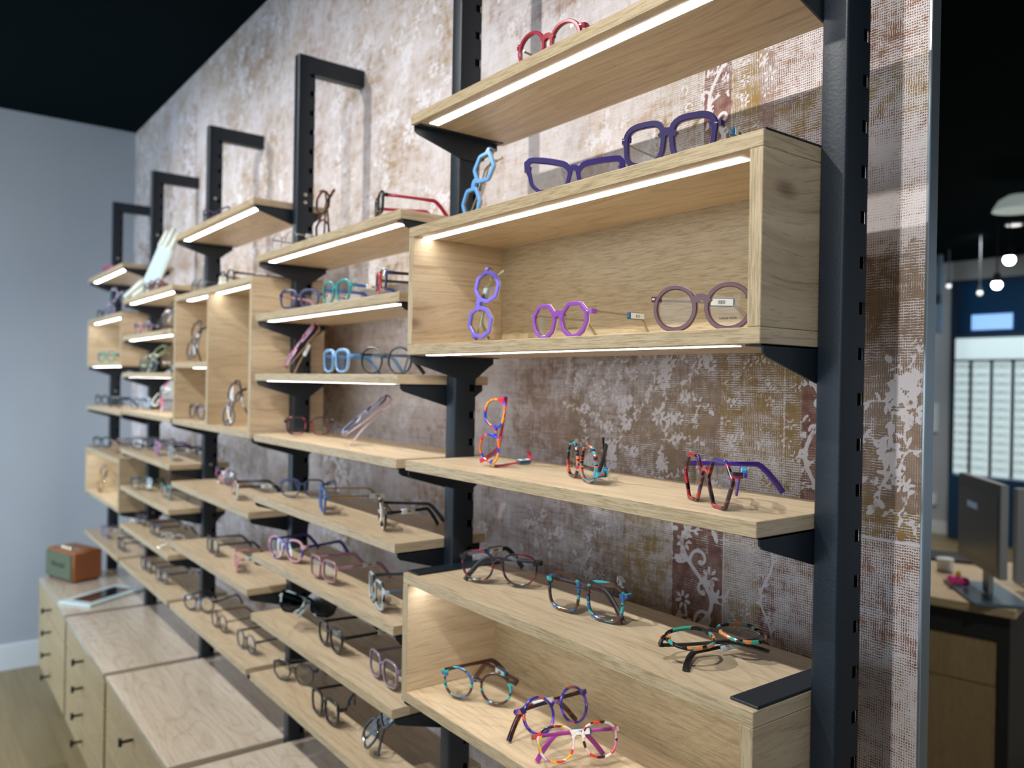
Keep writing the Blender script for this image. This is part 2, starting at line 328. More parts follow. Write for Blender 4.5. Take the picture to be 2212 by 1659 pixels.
for i in range(400):
    a, c = pr.uniform(-0.61, -0.29), pr.uniform(z0 + 0.01, z1 - 0.02)
    if free(a, c, 0.034): daisy(a, c, pr.uniform(0.011, 0.017), 8, pr.uniform(0, 3))
for i in range(90): daisy(pr.uniform(-0.27, -0.145), pr.uniform(z0, z1), pr.uniform(0.005, 0.011), 5, pr.uniform(0, 3))
vine(-0.139, -0.098, z0, z1, 0.13, 0.9)
for (a, c, S_, g_) in ((-0.02, -0.06, 0.055, 1.2), (0.012, -0.12, 0.05, 2.2), (-0.025, -0.17, 0.05, 0.6), (0.005, -0.02, 0.04, -1.2), (-0.06, -0.11, 0.05, 0.5), (0.0, -0.2, 0.045, -1.0)): bouquet(a, c, S_, g_)
daisy(0.004, -0.045, 0.024, 9); daisy(-0.012, -0.150, 0.018, 6)
for zz in (-0.235, ):
    line([(-0.9, zz), (0.03, zz)], 0.002)
line([(-0.165, -0.235), (-0.165, 0.13)], 0.0012); line([(-0.1375, -0.235), (-0.1375, 0.13)], 0.0012)
z0, z1 = 0.13, 0.66
patch(-0.9, -0.62, z0, z1, 'pale', 0.68); patch(-0.62, -0.42, z0, z1, 'pale', 0.66); patch(-0.42, -0.3177, z0, z1, 'ochre', 0.6); patch(-0.3177, -0.2648, z0, z1, 'burg', 0.22); patch(-0.2648, -0.2154, z0, z1, 'ochre', 0.42)
patch(-0.2154, -0.19, z0, z1, 'rose', 0.4); patch(-0.19, XR, z0, z1, 'weave', 0.60); patch(-0.19, XR, 0.30, 0.36, 'ochre', 0.5); patch(-0.12, XR, 0.13, 0.28, 'rose', 0.62)
vine(-0.319, -0.263, z0, z1, 0.15, 0.9); line([(-0.2635, z0), (-0.2635, z1)], 0.0012); line([(-0.3185, z0), (-0.3185, z1)], 0.0012)
for i in range(60): daisy(pr.uniform(-0.258, -0.195), pr.uniform(z0, z1), pr.uniform(0.006, 0.013), 5, pr.uniform(0, 3))
for i in range(24): bouquet(pr.uniform(-0.85, -0.36), pr.uniform(z0, z1), pr.uniform(0.03, 0.05), pr.uniform(0, 6.28))
for i in range(16): scroll(pr.uniform(-0.40, -0.33), z0 + i*0.033, 0.010, pr.uniform(0, 6), 1, 0.0015)
line([(-0.2646, -0.76), (-0.2646, -0.235)], 0.0012); line([(-0.3665, -0.76), (-0.3665, -0.235)], 0.0012)
idx = np.arange(nx_*nz_).reshape(nz_, nx_); quads = np.stack([idx[:-1, :-1], idx[:-1, 1:], idx[1:, 1:], idx[1:, :-1]], -1).reshape(-1, 4)
me = bpy.data.meshes.new('wallpaper'); nv = nx_*nz_; nq = len(quads)
me.vertices.add(nv); me.loops.add(nq*4); me.polygons.add(nq)
me.vertices.foreach_set('co', np.stack([X, np.full(X.shape, WALL), Z], -1).astype(np.float32).ravel())
me.loops.foreach_set('vertex_index', quads.astype(np.int32).ravel()); me.polygons.foreach_set('loop_start', np.arange(0, nq*4, 4, dtype=np.int32)); me.polygons.foreach_set('loop_total', np.full(nq, 4, dtype=np.int32))
me.update(calc_edges=True)
at = me.attributes.new('print_field', 'FLOAT_COLOR', 'POINT')
at.data.foreach_set('color', np.concatenate([BG, ((F + 9)/18)[..., None]], -1).astype(np.float32).ravel())
at2 = me.attributes.new('print_wear', 'FLOAT', 'POINT'); at2.data.foreach_set('value', WEAR.astype(np.float32).ravel())
m = NT('worn_rug_wallpaper'); A = m.new('ShaderNodeAttribute', attribute_name='print_field'); A2 = m.new('ShaderNodeAttribute', attribute_name='print_wear')
tc = m.new('ShaderNodeTexCoord'); P = tc.outputs['Object']; x, y, z = m.sep(P)
big = m.noise(P, 5.5, 5, 0.6); mid = m.noise(P, 34, 5, 0.68, 0.4); fine = m.noise(P, 420, 2, 0.6); vstr = m.noise(m.comb(m.math('MULTIPLY', x, 160), 0, m.math('MULTIPLY', z, 14)), 1, 3, 0.6); hstr = m.noise(m.comb(m.math('MULTIPLY', x, 16), 3.3, m.math('MULTIPLY', z, 170)), 1, 3, 0.6)
jx = m.math('MULTIPLY', m.noise(P, 160, 3), 7.0); jz = m.math('MULTIPLY', m.noise(P, 160, 3), 7.0)
tx_ = m.math('SINE', m.math('ADD', m.math('MULTIPLY', x, 2*math.pi/0.0030), jx)); tz_ = m.math('SINE', m.math('ADD', m.math('MULTIPLY', z, 2*math.pi/0.0034), jz))
dom = m.ss(m.noise(P, 17, 3), 0.42, 0.58)
thr = m.math('MULTIPLY', m.math('ADD', m.math('MAXIMUM', m.math('SUBTRACT', tx_, m.math('MULTIPLY', dom, 0.6)), m.math('SUBTRACT', tz_, m.math('MULTIPLY', m.math('SUBTRACT', 1.0, dom), 0.6))), 1.0), 0.5)
fade = m.math('ADD', m.math('ADD', m.math('MULTIPLY', m.math('SUBTRACT', big, 0.5), 1.15), m.math('MULTIPLY', m.math('SUBTRACT', mid, 0.5), 1.35)), m.math('ADD', m.math('MULTIPLY', m.math('SUBTRACT', vstr, 0.5), 0.55), m.math('MULTIPLY', m.math('SUBTRACT', hstr, 0.5), 0.55)))
level = m.math('ADD', m.math('ADD', fade, m.math('MULTIPLY', m.math('SUBTRACT', thr, 0.45), 0.62)), m.math('ADD', A2.outputs['Fac'], m.math('MULTIPLY', m.math('SUBTRACT', fine, 0.5), 0.30)))
wv = m.ss(level, 0.47, 0.72)
fl = m.ss(m.math('ADD', A.outputs['Alpha'], m.math('MULTIPLY', m.math('SUBTRACT', m.noise(P, 260, 2), 0.5), 0.09)), 0.485, 0.515)
flw = m.math('MULTIPLY', fl, m.ss(m.math('ADD', mid, m.math('MULTIPLY', big, 0.6)), 0.52, 0.72))
fac = m.math('MAXIMUM', m.math('MULTIPLY', wv, 0.86), m.math('MULTIPLY', flw, 0.95))
bgc = m.mix(m.math('MULTIPLY', m.ss(mid, 0.45, 0.60), 0.45), A.outputs['Color'], srgb(120, 92, 72))
bgc = m.mix(m.math('MULTIPLY', m.ss(m.noise(P, 9, 3), 0.52, 0.66), 0.35), bgc, srgb(152, 128, 84))
bgc = m.mix(m.math('MULTIPLY', m.math('MULTIPLY', thr, m.ss(m.noise(P, 60, 3), 0.3, 0.7)), 0.55), bgc, srgb(190, 172, 156))
whc = m.mix(m.noise(P, 7, 2), srgb(228, 226, 232), srgb(214, 208, 208))
m.link(m.mix(fac, bgc, whc), m.b.inputs['Base Color']); m.b.inputs['Roughness'].default_value = 0.75; m.b.inputs['Specular IOR Level'].default_value = 0.25
m.bump(m.math('ADD', thr, m.math('MULTIPLY', fl, 0.3)), 0.25, 0.0006)
me.materials.append(m.m); me.shade_smooth()
wo = bpy.data.objects.new('wall_back', me); COL.objects.link(wo); tag(wo, kind='structure')

# ------------------------------------------------------------------ steel uprights
PITCH = 0.7556; PW = 0.031; PF = 0.1013; PR = 0.1463; PT = 0.7906; SH = 0.0175; DEPTH = 0.197
NAMES = ['nearest', 'second nearest', 'third', 'fourth', 'fifth', 'farthest']
c3 = 0.0035; arcL = [(c3*(1 - math.cos(t)), PF + c3*(1 - math.sin(t))) for t in (0, math.pi/6, math.pi/3, math.pi/2)]
b = MB(); arcR = [(PW - p[0], p[1]) for p in arcL][::-1]; SL = PR - 0.0132
b.prism([(0, SL)] + arcL + arcR + [(PW, SL), (PW - 0.0022, SL), (PW - 0.0022, PF + 0.0035), (0.0022, PF + 0.0035), (0.0022, SL)], FLOOR, PT)
zz = 0.3883*0.8848 + 0.00; zc = [zz - 0.05*i for i in range(-9, 30)]
prev = PT
for z in zc:
    if z + 0.007 > PT: continue
    for xx in ((0, 0.0022), (PW - 0.0022, PW)): b.box(xx[0], xx[1], SL, PR, z + 0.0068, prev)
    prev = z - 0.0068
for xx in ((0, 0.0022), (PW - 0.0022, PW)): b.box(xx[0], xx[1], SL, PR, FLOOR, prev); b.box(xx[0] + 0.0002, xx[1] - 0.0002, PR - 0.0010, PR - 0.0001, FLOOR, PT - 0.001)
b.box(0.0026, PW - 0.0026, SL - 0.004, PR - 0.0012, FLOOR, PT - 0.001, mi=1)  # near-black insert: shade inside the slots put in as colour
proto = b.build('steel_upright', [STEEL, plain('slot_shade_black', (0.0012, 0.0014, 0.0016, 1), 0.9, spec=0.1)], smooth=True)
ab = MB(); ab.box(0.001, PW - 0.001, PR - 0.002, WALL - 0.001, PT - 0.045, PT, c=0.0015); ab.box(0.001, PW - 0.001, PF + 0.002, PR, PT - 0.0448, PT - 0.0002)
armp = ab.build('wall_arm', STEEL, proto)
lb = MB(); lb.box(0.001, PW - 0.001, PR - 0.002, WALL - 0.001, FLOOR + 0.1, FLOOR + 0.145, c=0.0015); armq = lb.build('wall_arm', STEEL, proto)
sb = MB(); sb.cyl((PW - 0.0005, PR - 0.022, 0), (PW + 0.0025, PR - 0.022, 0), 0.0055, 0.004, 12); SCR = plain('zinc_screw', (0.55, 0.55, 0.52, 1), 0.35, 0.9); scm = sb.build('screw', SCR, proto)
ups = [proto]
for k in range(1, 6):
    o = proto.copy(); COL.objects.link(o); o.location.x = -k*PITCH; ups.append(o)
    for ch in (armp, armq): c = ch.copy(); COL.objects.link(c); c.parent = o
for k, zl in {1: (), 2: (0.43, 0.41), 3: (0.55, -0.335, -0.86), 4: (0.53, -0.6), 5: (0.52, 0.45, -0.12, -0.235)}.items():
    for z in zl: c = scm.copy(); COL.objects.link(c); c.parent = ups[k]; c.location.z = z
scm.location.z = 0.72
LB = ['Black steel upright nearest the camera, with a column of square slots', 'Black steel upright between the sharp wide boxes and the blurred second bay', 'Black steel upright with tall hooked arm, left of the brown standing glasses', 'Black hooked upright just left of the shelf above the three-compartment oak box', 'Black hooked upright behind the cream hand-shaped display', 'Black hooked upright closest to the grey end wall']
for o, l in zip(ups, LB): tag(o, l, 'shelf upright', 'black steel shelving uprights')

# ------------------------------------------------------------------ shelves and boxes
def bracket_mb(side, x, z, back=True, vis=0.0):
    """side -1: left end of a board, +1: right end. top of the bracket sits at z, a tapered fin with a folded top flange"""
    b = MB(); t = 0.0025
    x0, x1 = (x, x + t) if side < 0 else (x - t, x)
    pts = [(0.006, z), (0.006, z - 0.008), (0.012, z - 0.013), (PF + 0.004, z - 0.040), (PR - 0.002, z - 0.040), (0.176, z - 0.016), (0.184, z - 0.011), (0.184, z)]
    b.prism(pts, x0, x1, 'x')
    f0, f1 = (x, x + 0.022) if side < 0 else (x - 0.022, x)
    b.box(f0, f1, 0.006, 0.184, z - 0.002, z - 0.0002)
    h0, h1 = (x - 0.012, x) if side < 0 else (x, x + 0.012)
    b.box(h0, h1, PR + 0.0006, PR + 0.010, z - 0.034, z - 0.006)
    return b
def span(k): return -k*PITCH + PW, -(k - 1)*PITCH
def board_mb(x0, x1, z1, t=SH, y0=0.0, y1=DEPTH): b = MB(); b.box(x0, x1, y0, y1, z1 - t, z1, c=0.0007); return b
def led_mb(x0, x1, z, y=0.0275):
    b = MB(); b.box(x0, x1, y - 0.0085, y + 0.0085, z - 0.0007, z + 0.0); return b
def shelf(k, z, label, led=False, grp='oak shelves on the black uprights'):
    x0, x1 = span(k); x0 += 0.0004; x1 -= 0.0004
    r = empty('wall_shelf', ((x0 + x1)/2, 0.1, z - SH), label, 'shelf', grp); off = -Vector(r.location)
    def P(b, n, mt): b.xf(Matrix.Translation(off)); return b.build(n, mt, r)
    P(board_mb(x0, x1, z), 'board', OAK)
    if led: tag(P(led_mb(x0 + 0.032, x1 - 0.045, z - SH), 'led_strip', LED), 'glowing white light strip')
    for s, x in ((-1, x0), (1, x1)): P(bracket_mb(s, x, z - SH), 'bracket', STEEL)
    return r
def dbox(k, z0, z1, label, divs=(), mids=(), leds=(), under=False, topplate=False, backx=None):
    """open fronted box between heights z0 and z1; divs: divider x, mids: (xa, xb, ztop)"""
    x0, x1 = span(k); x0 += 0.0004; x1 -= 0.0004; S = 0.0165
    r = empty('display_box', ((x0 + x1)/2, 0.1, z0), label, 'display box', 'open oak boxes on the black uprights'); off = -Vector(r.location)
    def P(b, n, mt): b.xf(Matrix.Translation(off)); return b.build(n, mt, r)
    P(board_mb(x0, x1, z1), 'top_panel', OAK); P(board_mb(x0, x1, z0 + SH), 'bottom_panel', OAK)
    for a in (x0, x1 - S): b = MB(); b.box(a, a + S, 0.0, DEPTH, z0 + SH + 0.0003, z1 - SH - 0.0003, c=0.0006); P(b, 'side_panel', OAKV)
    b = MB(); b.box(x0 + S, x1 - S, DEPTH - 0.008, DEPTH - 0.0005, z0 + SH, z1 - SH); P(b, 'back_panel', OAK)
    for d in divs: b = MB(); b.box(d, d + S, 0.0, DEPTH - 0.008, z0 + SH + 0.0003, z1 - SH - 0.0003, c=0.0006); P(b, 'divider', OAKV)
    for (a, c, zt) in mids: P(board_mb(a, c, zt, SH, 0.0, DEPTH - 0.008), 'inner_shelf', OAK)
    for (a, c, zt) in leds: tag(P(led_mb(a, c, zt), 'led_strip', LED), 'glowing white light strip')
    if under: tag(P(led_mb(x0 + 0.032, x1 - 0.05, z0), 'led_strip', LED), 'glowing white light strip')
    for s, x in ((-1, x0), (1, x1)): P(bracket_mb(s, x, z0), 'bracket', STEEL)
    if topplate:
        for s, x in ((-1, x0), (1, x1)):
            f0, f1 = (x, x + 0.036) if s < 0 else (x - 0.036, x); b = MB(); b.box(f0, f1, 0.008, 0.19, z1 + 0.0002, z1 + 0.0034, c=0.001); P(b, 'top_plate', STEEL)
    else:
        for s, x in ((-1, x0), (1, x1)):
            f0, f1 = (x, x + 0.004) if s < 0 else (x - 0.004, x); b = MB(); b.box(f0, f1, 0.004, 0.19, z1 + 0.0002, z1 + 0.0022); P(b, 'top_plate', STEEL)
    return r
IN = 0.0175
x0, x1 = span(1)
shelf(1, 0.4174, 'sharp oak shelf running out of the top of the frame, carrying red glasses', True)
dbox(1, 0.0, 0.2212, 'large sharp oak box holding violet and maroon glasses, lit inside', leds=[(x0 + 0.018, x1 - 0.043, 0.2212 - SH)], under=True)
shelf(1, -0.1833, 'sharp oak shelf with purple-armed hexagonal glasses, between the two large boxes')
dbox(1, -0.6005, -0.3793, 'lowest sharp oak box with a flat black plate on its top corner', leds=[(x0 + 0.018, x1 - 0.043, -0.3793 - SH)], topplate=True)
B2 = ['lit oak shelf highest in the second bay, with brown glasses stood on end', 'lit oak shelf in the second bay carrying teal glasses', 'oak shelf at eye level in the second bay, with round black glasses', 'oak shelf in the second bay with a diagonally propped pair, below the round black glasses', 'oak shelf in the second bay with blue-browed glasses and a black and white pair', 'oak shelf in the second bay with pink thin-armed glasses', 'oak shelf in the second bay with thick black glasses and dark sunglasses', 'lowest oak shelf of the second bay, with grey octagonal glasses']
for i, z in enumerate((0.2603, 0.1133, -0.0338, -0.1841, -0.3349, -0.4817, -0.6298, -0.7804)): shelf(2, z, B2[i], i < 3)
shelf(3, 0.4111, 'lit oak shelf highest in the third bay, above the three-compartment box', True)
x0, x1 = span(3)
dbox(3, -0.1985, 0.2142, 'tall oak box divided in three compartments, glasses stood on end inside', divs=[-1.8836 - 0.0], mids=[(x0 + 0.017, -1.8836, 0.0002)],
     leds=[(-2.16, -1.89, 0.2142 - SH), (-1.862, x1 - 0.05, 0.2142 - SH), (-2.08, -1.89, 0.0002 - SH)])
B3 = ['oak shelf just below the three-compartment box', 'oak shelf in the third bay with pink tagged glasses', 'lowest oak shelf of the third bay, above the counter tops']
for l, z in zip(B3, (-0.3842, -0.5787, -0.7788)): shelf(3, z, l)
B4 = ['lit oak shelf carrying the cream hand-shaped display', 'lit oak shelf in the fourth bay under the hand-shaped display shelf', 'oak shelf in the fourth bay with a leaning green pair', 'oak shelf in the fourth bay with a small pink leaning pair', 'oak shelf in the fourth bay with lilac and tagged dark glasses', 'oak shelf in the fourth bay with dark green glasses', 'oak shelf in the fourth bay, second from the bottom', 'lowest oak shelf of the fourth bay, above the tablet']
for i, z in enumerate((0.2570, 0.1120, -0.0330, -0.1790, -0.3349, -0.4817, -0.6310, -0.7780)): shelf(4, z, B4[i], i < 3)
shelf(5, 0.4080, 'lit oak shelf highest beside the grey end wall, with pink glasses', True)
x0, x1 = span(5)
dbox(5, -0.0070, 0.2124, 'small upper oak box beside the end wall, green glasses inside', leds=[(x0 + 0.05, x1 - 0.03, 0.2124 - SH)], under=True)
shelf(5, -0.1880, 'oak shelf between the two boxes beside the end wall')
dbox(5, -0.5970, -0.3830, 'small lower oak box beside the end wall, brown glasses stood on end inside', leds=[(x0 + 0.05, x1 - 0.03, -0.3830 - SH)])
shelf(5, -0.7770, 'lowest oak shelf beside the end wall, above the brown speaker')

# ------------------------------------------------------------------ drawer cabinets
CT = -0.978
BK = plain('black_handle', (0.012, 0.013, 0.015, 1), 0.35)
CL = {5: 'oak drawer cabinet against the end wall, carrying the speaker and the tablet', 4: 'oak drawer cabinet with bare pale top, second from the end wall', 3: 'oak drawer cabinet with bare top, nearest one whose drawer fronts show', 2: 'oak drawer cabinet at the bottom edge of the frame, only its top showing'}
for k in (5, 4, 3, 2, 1):
    x0, x1 = span(k); x0 += 0.0012; x1 -= 0.0006; r = empty('drawer_cabinet', ((x0 + x1)/2, 0.05, FLOOR), CL.get(k, 'oak drawer cabinet below the sharp boxes, outside the frame'), 'drawer cabinet', 'row of oak drawer cabinets'); off = -Vector(r.location)
    def P(b, n, mt, par=None): b.xf(Matrix.Translation(off)); return b.build(n, mt, par or r)
    if k == 1: x0, x1 = x0, x1 - 0.0
    P(board_mb(x0, x1, CT, SH, -0.185, 0.27), 'counter_top', OAKTOP)
    b = MB(); b.box(x0, x1, -0.163, 0.27, -1.372, CT - SH - 0.0003); P(b, 'carcass', OAKDR)
    b = MB(); b.box(x0 + 0.01, x1 - 0.01, -0.12, 0.25, FLOOR, -1.372); P(b, 'plinth', DARK)
    for i in range(4):
        zt = CT - SH - 0.003 - i*0.0935; b = MB(); b.box(x0 + 0.0015, x1 - 0.0015, -0.182, -0.1635, zt - 0.0900, zt, c=0.001); d = P(b, 'drawer', OAKDR)
        hx = (x0 + x1)/2; hz = zt - 0.045; b = MB(); b.cyl((hx, -0.182, hz), (hx, -0.212, hz), 0.0045, n=10); b.box(hx - 0.006, hx + 0.006, -0.219, -0.210, hz - 0.011, hz + 0.011, c=0.001); P(b, 'handle', BK, d)

# ------------------------------------------------------------------ speaker, tablet
CARA = plain('tan_leather', srgb(152, 88, 40), 0.42, bump=0.2); GRL = plain('olive_speaker_cloth', srgb(88, 96, 74), 0.9, bump=0.5)
BRS = plain('brass_knob', (0.62, 0.52, 0.38, 1), 0.3, 0.9)
ang = math.atan2(0.08, 0.235); sp = empty('bluetooth_speaker', (-3.52, -0.086, CT), 'square brown leather speaker with green grille on the far counter', 'speaker', rz=ang)
b = MB(); b.box(-0.236, 0, 0.006, 0.140, 0.006, 0.138, c=0.008); b.build('cabinet', CARA, sp, smooth=True)
b = MB(); b.box(-0.228, -0.008, -0.002, 0.010, 0.014, 0.130, c=0.004); gr = b.build('grille', GRL, sp)
b = MB()
for (a, c) in ((-0.22, 0.02), (-0.02, 0.02), (-0.22, 0.12), (-0.02, 0.12)): b.cyl((a, c, 0), (a, c, 0.007), 0.008, n=10)
b.build('foot', DARK, sp)
for i in range(3): b = MB(); b.cyl((-0.165 + i*0.032, 0.05, 0.137), (-0.165 + i*0.032, 0.05, 0.147), 0.011, 0.010, n=18); b.build('knob', BRS, sp)
b = MB(); b.box(-0.19, -0.045, 0.030, 0.070, 0.1375, 0.1392); b.build('control_plate', BRS, sp)
text_part('logo', 'Marshall', 0.034, BK, sp, (-0.120, -0.0028, 0.074), (math.pi/2, 0, 0), shear=0.3)
tb = empty('tablet', (-3.232, -0.01, CT), 'white tablet computer lying on the far counter in front of the speaker', 'tablet', rz=math.atan2(0.25, -0.173) - math.pi/2)
b = MB(); b.box(-0.083, 0.083, -0.150, 0.150, 0.0006, 0.010, c=0.003); b.build('casing', plain('pale_tablet_casing', srgb(206, 226, 228), 0.3), tb)
SCRN = NT('tablet_glass'); tcn = SCRN.new('ShaderNodeTexCoord'); SCRN.link(SCRN.mix(SCRN.ss(SCRN.noise(tcn.outputs['Object'], 9, 2), 0.45, 0.6), srgb(28, 34, 42), srgb(96, 68, 58)), SCRN.b.inputs['Base Color']); SCRN.b.inputs['Roughness'].default_value = 0.08
b = MB(); b.box(-0.050, 0.050, -0.112, 0.112, 0.0098, 0.0106); b.build('screen', SCRN.m, tb)
b = MB(); b.cyl((0, -0.132, 0.0098), (0, -0.132, 0.0106), 0.006, n=16); b.build('home_button', WHITE, tb)

# ------------------------------------------------------------------ cream hand-shaped display on the fourth bay's top shelf
CREAM = plain('cream_glazed_resin', srgb(226, 232, 222), 0.35); CARD = plain('pale_blue_card', srgb(196, 222, 244), 0.5)
hd = empty('hand_display', (-2.930, 0.058, 0.2570), 'cream hand-shaped display leaning on a shelf, holding a pale blue card', 'display stand', rz=0.42)
rot = Matrix.Translation((0, 0, 0.0)) @ Matrix.Rotation(math.radians(21), 4, 'Y') @ Matrix.Rotation(math.radians(-10), 4, 'X')
def capsule(b, p0, p1, r0, r1, n=14):
    p0, p1 = Vector(p0), Vector(p1); d = p1 - p0; L = d.length; path = []; rad = []
    for i in range(5): t = i/4*math.pi/2; path.append(p0 - d.normalized()*r0*math.cos(t)*0.98); rad.append(max(r0*math.sin(t), 0.0004))
    for i in range(1, 5): t = (1 - i/4)*math.pi/2; path.append(p1 + d.normalized()*r1*math.cos(t)*0.98); rad.append(max(r1*math.sin(t), 0.0004))
    b.sweep(path, lambda i, t: [(rad[i]*math.cos(2*math.pi*j/n), rad[i]*math.sin(2*math.pi*j/n)) for j in range(n)], up=(0, 1, 0.01))
b = MB(); W_ = 0.046
b.box(-W_, W_, 0, 0.012, 0.055, 0.235, c=0.005); b.xf(rot); b.build('palm', CREAM, hd, smooth=True)
for i, (xx, top) in enumerate(((-0.033, 0.282), (-0.005, 0.302), (0.028, 0.292))): b = MB(); capsule(b, (xx, 0.006, 0.225), (xx + 0.002, 0.006, top), 0.0135, 0.0115); b.xf(rot); b.build('finger', CREAM, hd, smooth='all')
b = MB(); b.box(-0.034, 0.034, -0.0022, -0.0002, 0.066, 0.222); b.xf(rot); b.build('card', CARD, hd)
for (a, c, e, f) in ((-0.040, 0.062, -0.050, 0.010), (0.000, 0.060, 0.000, 0.006), (0.042, 0.060, 0.056, 0.012)):
    b = MB(); p0 = rot @ Vector((a, 0.004, c)); capsule(b, p0, (e - 0.004, -0.030, 0.0125), 0.015, 0.012); b.build('prong', CREAM, hd, smooth='all')
b = MB(); capsule(b, rot @ Vector((0, 0.02, 0.10)), (0.055, 0.075, 0.012), 0.010, 0.0115); b.build('rear_leg', CREAM, hd, smooth='all')
# small white figure block on top of the tall box
fg = MB(); fg.prism([(-0.018, 0), (0.018, 0), (0.014, 0.012), (0.006, 0.016), (0.004, 0.030), (-0.005, 0.032), (-0.010, 0.018), (-0.017, 0.010)], -0.008, 0.008, 'y')
o = fg.build('ornament', CREAM, None, (-1.855, 0.035, 0.2146)); tag(o, 'tiny white ornament on top of the three-compartment box', 'ornament')

# ------------------------------------------------------------------ room beyond the end of the partition
YB = 7.8
b = MB(); b.box(XEND, -3.32, YB, YB + 0.1, FLOOR, CEIL); struct('wall_far_pier', b, WALLP)
b = MB(); b.box(-3.32, 3.0, YB, YB + 0.1, 1.06, CEIL); struct('wall_far_bulkhead', b, plain('grey_bulkhead', srgb(150, 152, 150), 0.8))
b = MB(); b.box(XEND, -3.32, YB - 0.014, YB, FLOOR, FLOOR + 0.13); struct('baseboard_far', b, WHITE)
TEAL = plain('dark_teal_frame', srgb(18, 44, 66), 0.5)
NVG = plain('night_blue_panel', srgb(16, 58, 92), 0.3)
fw = empty('window_1', (-3.0, YB, 0.5), None, None); fw['kind'] = 'structure'
def PW_(b, n, mt): b.xf(Matrix.Translation((3.0, -YB, -0.5))); return b.build(n, mt, fw)
b = MB(); b.box(-3.32, -3.26, YB - 0.03, YB + 0.05, FLOOR, 1.06); b.box(-3.26, 3.0, YB - 0.03, YB + 0.05, 0.47, 0.53); b.box(-3.32, 3.0, YB - 0.02, YB + 0.05, 1.03, 1.06); PW_(b, 'window_frame', TEAL)
b = MB(); b.box(-3.26, 3.0, YB + 0.01, YB + 0.02, 0.53, 1.03); PW_(b, 'pane', NVG)
b = MB(); b.box(-3.235, -3.190, YB - 0.55, YB - 0.50, 0.50, 1.2560); PW_(b, 'mullion', plain('grey_blue_mullion', srgb(96, 118, 134), 0.4))
lsn = MB(); lsn.box(-3.13, -2.76, YB - 0.012, YB - 0.004, 0.555, 0.705); lb_ = lsn.build('lightbox', emit('blue_lightbox_glow', srgb(50, 150, 232), 1.0)); tag(lb_, 'glowing blue lit panel high on the far shop front', 'light panel')
# rod display of spectacles
RODW = NT('white_backlit_panel'); RODW.b.inputs['Base Color'].default_value = srgb(214, 232, 234); RODW.b.inputs['Emission Color'].default_value = srgb(214, 236, 240); RODW.b.inputs['Emission Strength'].default_value = 0.62
FRM = plain('dark_small_frames', srgb(128, 132, 130), 0.5)
rd = empty('rod_display', (-2.4, YB - 0.1, FLOOR), 'backlit white wall display with rows of spectacles on rods, far behind the desk', 'display wall')
def PR_(b, n, mt, par=None): b.xf(Matrix.Translation((2.4, -(YB - 0.1), -FLOOR))); return b.build(n, mt, par or rd)
b = MB(); b.box(-3.24, -1.2, YB - 0.10, YB - 0.04, -0.87, 0.47); PR_(b, 'backlit_panel', RODW.m)
b = MB(); b.box(-3.24, -1.2, YB - 0.14, YB - 0.101, 0.24, 0.26); PR_(b, 'rail', DARK)
b = MB(); b.box(-3.24, -1.2, YB - 0.2, YB - 0.101, -1.515, -0.88); PR_(b, 'base_cabinet', NVG)
for i in range(11):
    xx = -3.0836 + i*0.1885; b = MB(); b.box(xx - 0.012, xx + 0.012, YB - 0.130, YB - 0.104, -0.87, 0.26); PR_(b, 'rod', DARK)
b = MB()
for s in (-1, 1):
    pts = [(s*0.033 + math.cos(t)*0.026, 0, math.sin(t)*0.018) for t in [2*math.pi*q/12 for q in range(13)]]
    b.sweep(pts, lambda i_, t_: [(-0.003, -0.003), (0.003, -0.003), (0.003, 0.003), (-0.003, 0.003)], up=(0, 1, 0), caps=False)
b.box(-0.009, 0.009, -0.003, 0.003, 0.002, 0.008)
tiny = b.build('eyeglasses', FRM); first = True
for i in range(5):
    for j in range(13):
        o = tiny if first else tiny.copy()
        if not first: COL.objects.link(o)
        first = False; o.location = (-3.18 + i*0.1885 + (0.0 if i else 0.02), YB - 0.125, 0.19 - j*0.082); tag(o, 'small dark pair hanging on the backlit far display wall', 'eyeglasses', 'spectacles on the far rod display')
# wall switches
for (z, l, h) in ((-0.33, 'white double socket plate on the far grey wall, upper of two', 0.30), (-1.17, 'white socket box on the far grey wall near the floor', 0.12)):
    b = MB(); b.box(-3.56, -3.44, YB - 0.03, YB - 0.001, z - h/2, z + h/2, c=0.004); o = b.build('wall_socket', WHITE); tag(o, l, 'wall socket')
# desk
dk = empty('desk', (-0.592, 2.222, FLOOR), 'oak topped desk with black frame beyond the end of the wall', 'desk', rz=math.radians(12))
b = MB(); b.box(-1.7, 0.0, 0.0, 0.85, 0.72, 0.75, c=0.002); b.build('desktop', oak('oak_desk_top', light=(214, 192, 156), dark=(186, 160, 122), knots=False), dk)
b = MB(); b.box(-1.68, -0.02, 0.03, 0.82, 0.63, 0.7197); b.build('apron', DARK, dk)
b = MB(); b.box(-0.055, -0.02, 0.03, 0.82, 0.0, 0.63); b.build('leg', DARK, dk)
b = MB(); b.box(-1.68, -1.645, 0.03, 0.82, 0.0, 0.63); b.build('leg', DARK, dk)
pdm = oak('oak_pedestal', True, light=(176, 146, 104), dark=(128, 100, 68), knots=False)
b = MB(); b.box(-0.80, -0.058, 0.055, 0.55, 0.02, 0.628); pd = b.build('pedestal', pdm, dk)
for (z0, z1) in ((0.475, 0.626), (0.03, 0.471)):
    b = MB(); b.box(-0.798, -0.060, 0.036, 0.054, z0, z1, c=0.001); d = b.build('drawer', pdm, pd)
b = MB(); b.cyl((-0.38, 0.036, 0.585), (-0.38, 0.012, 0.585), 0.012, n=14); b.build('knob', BK, pd)
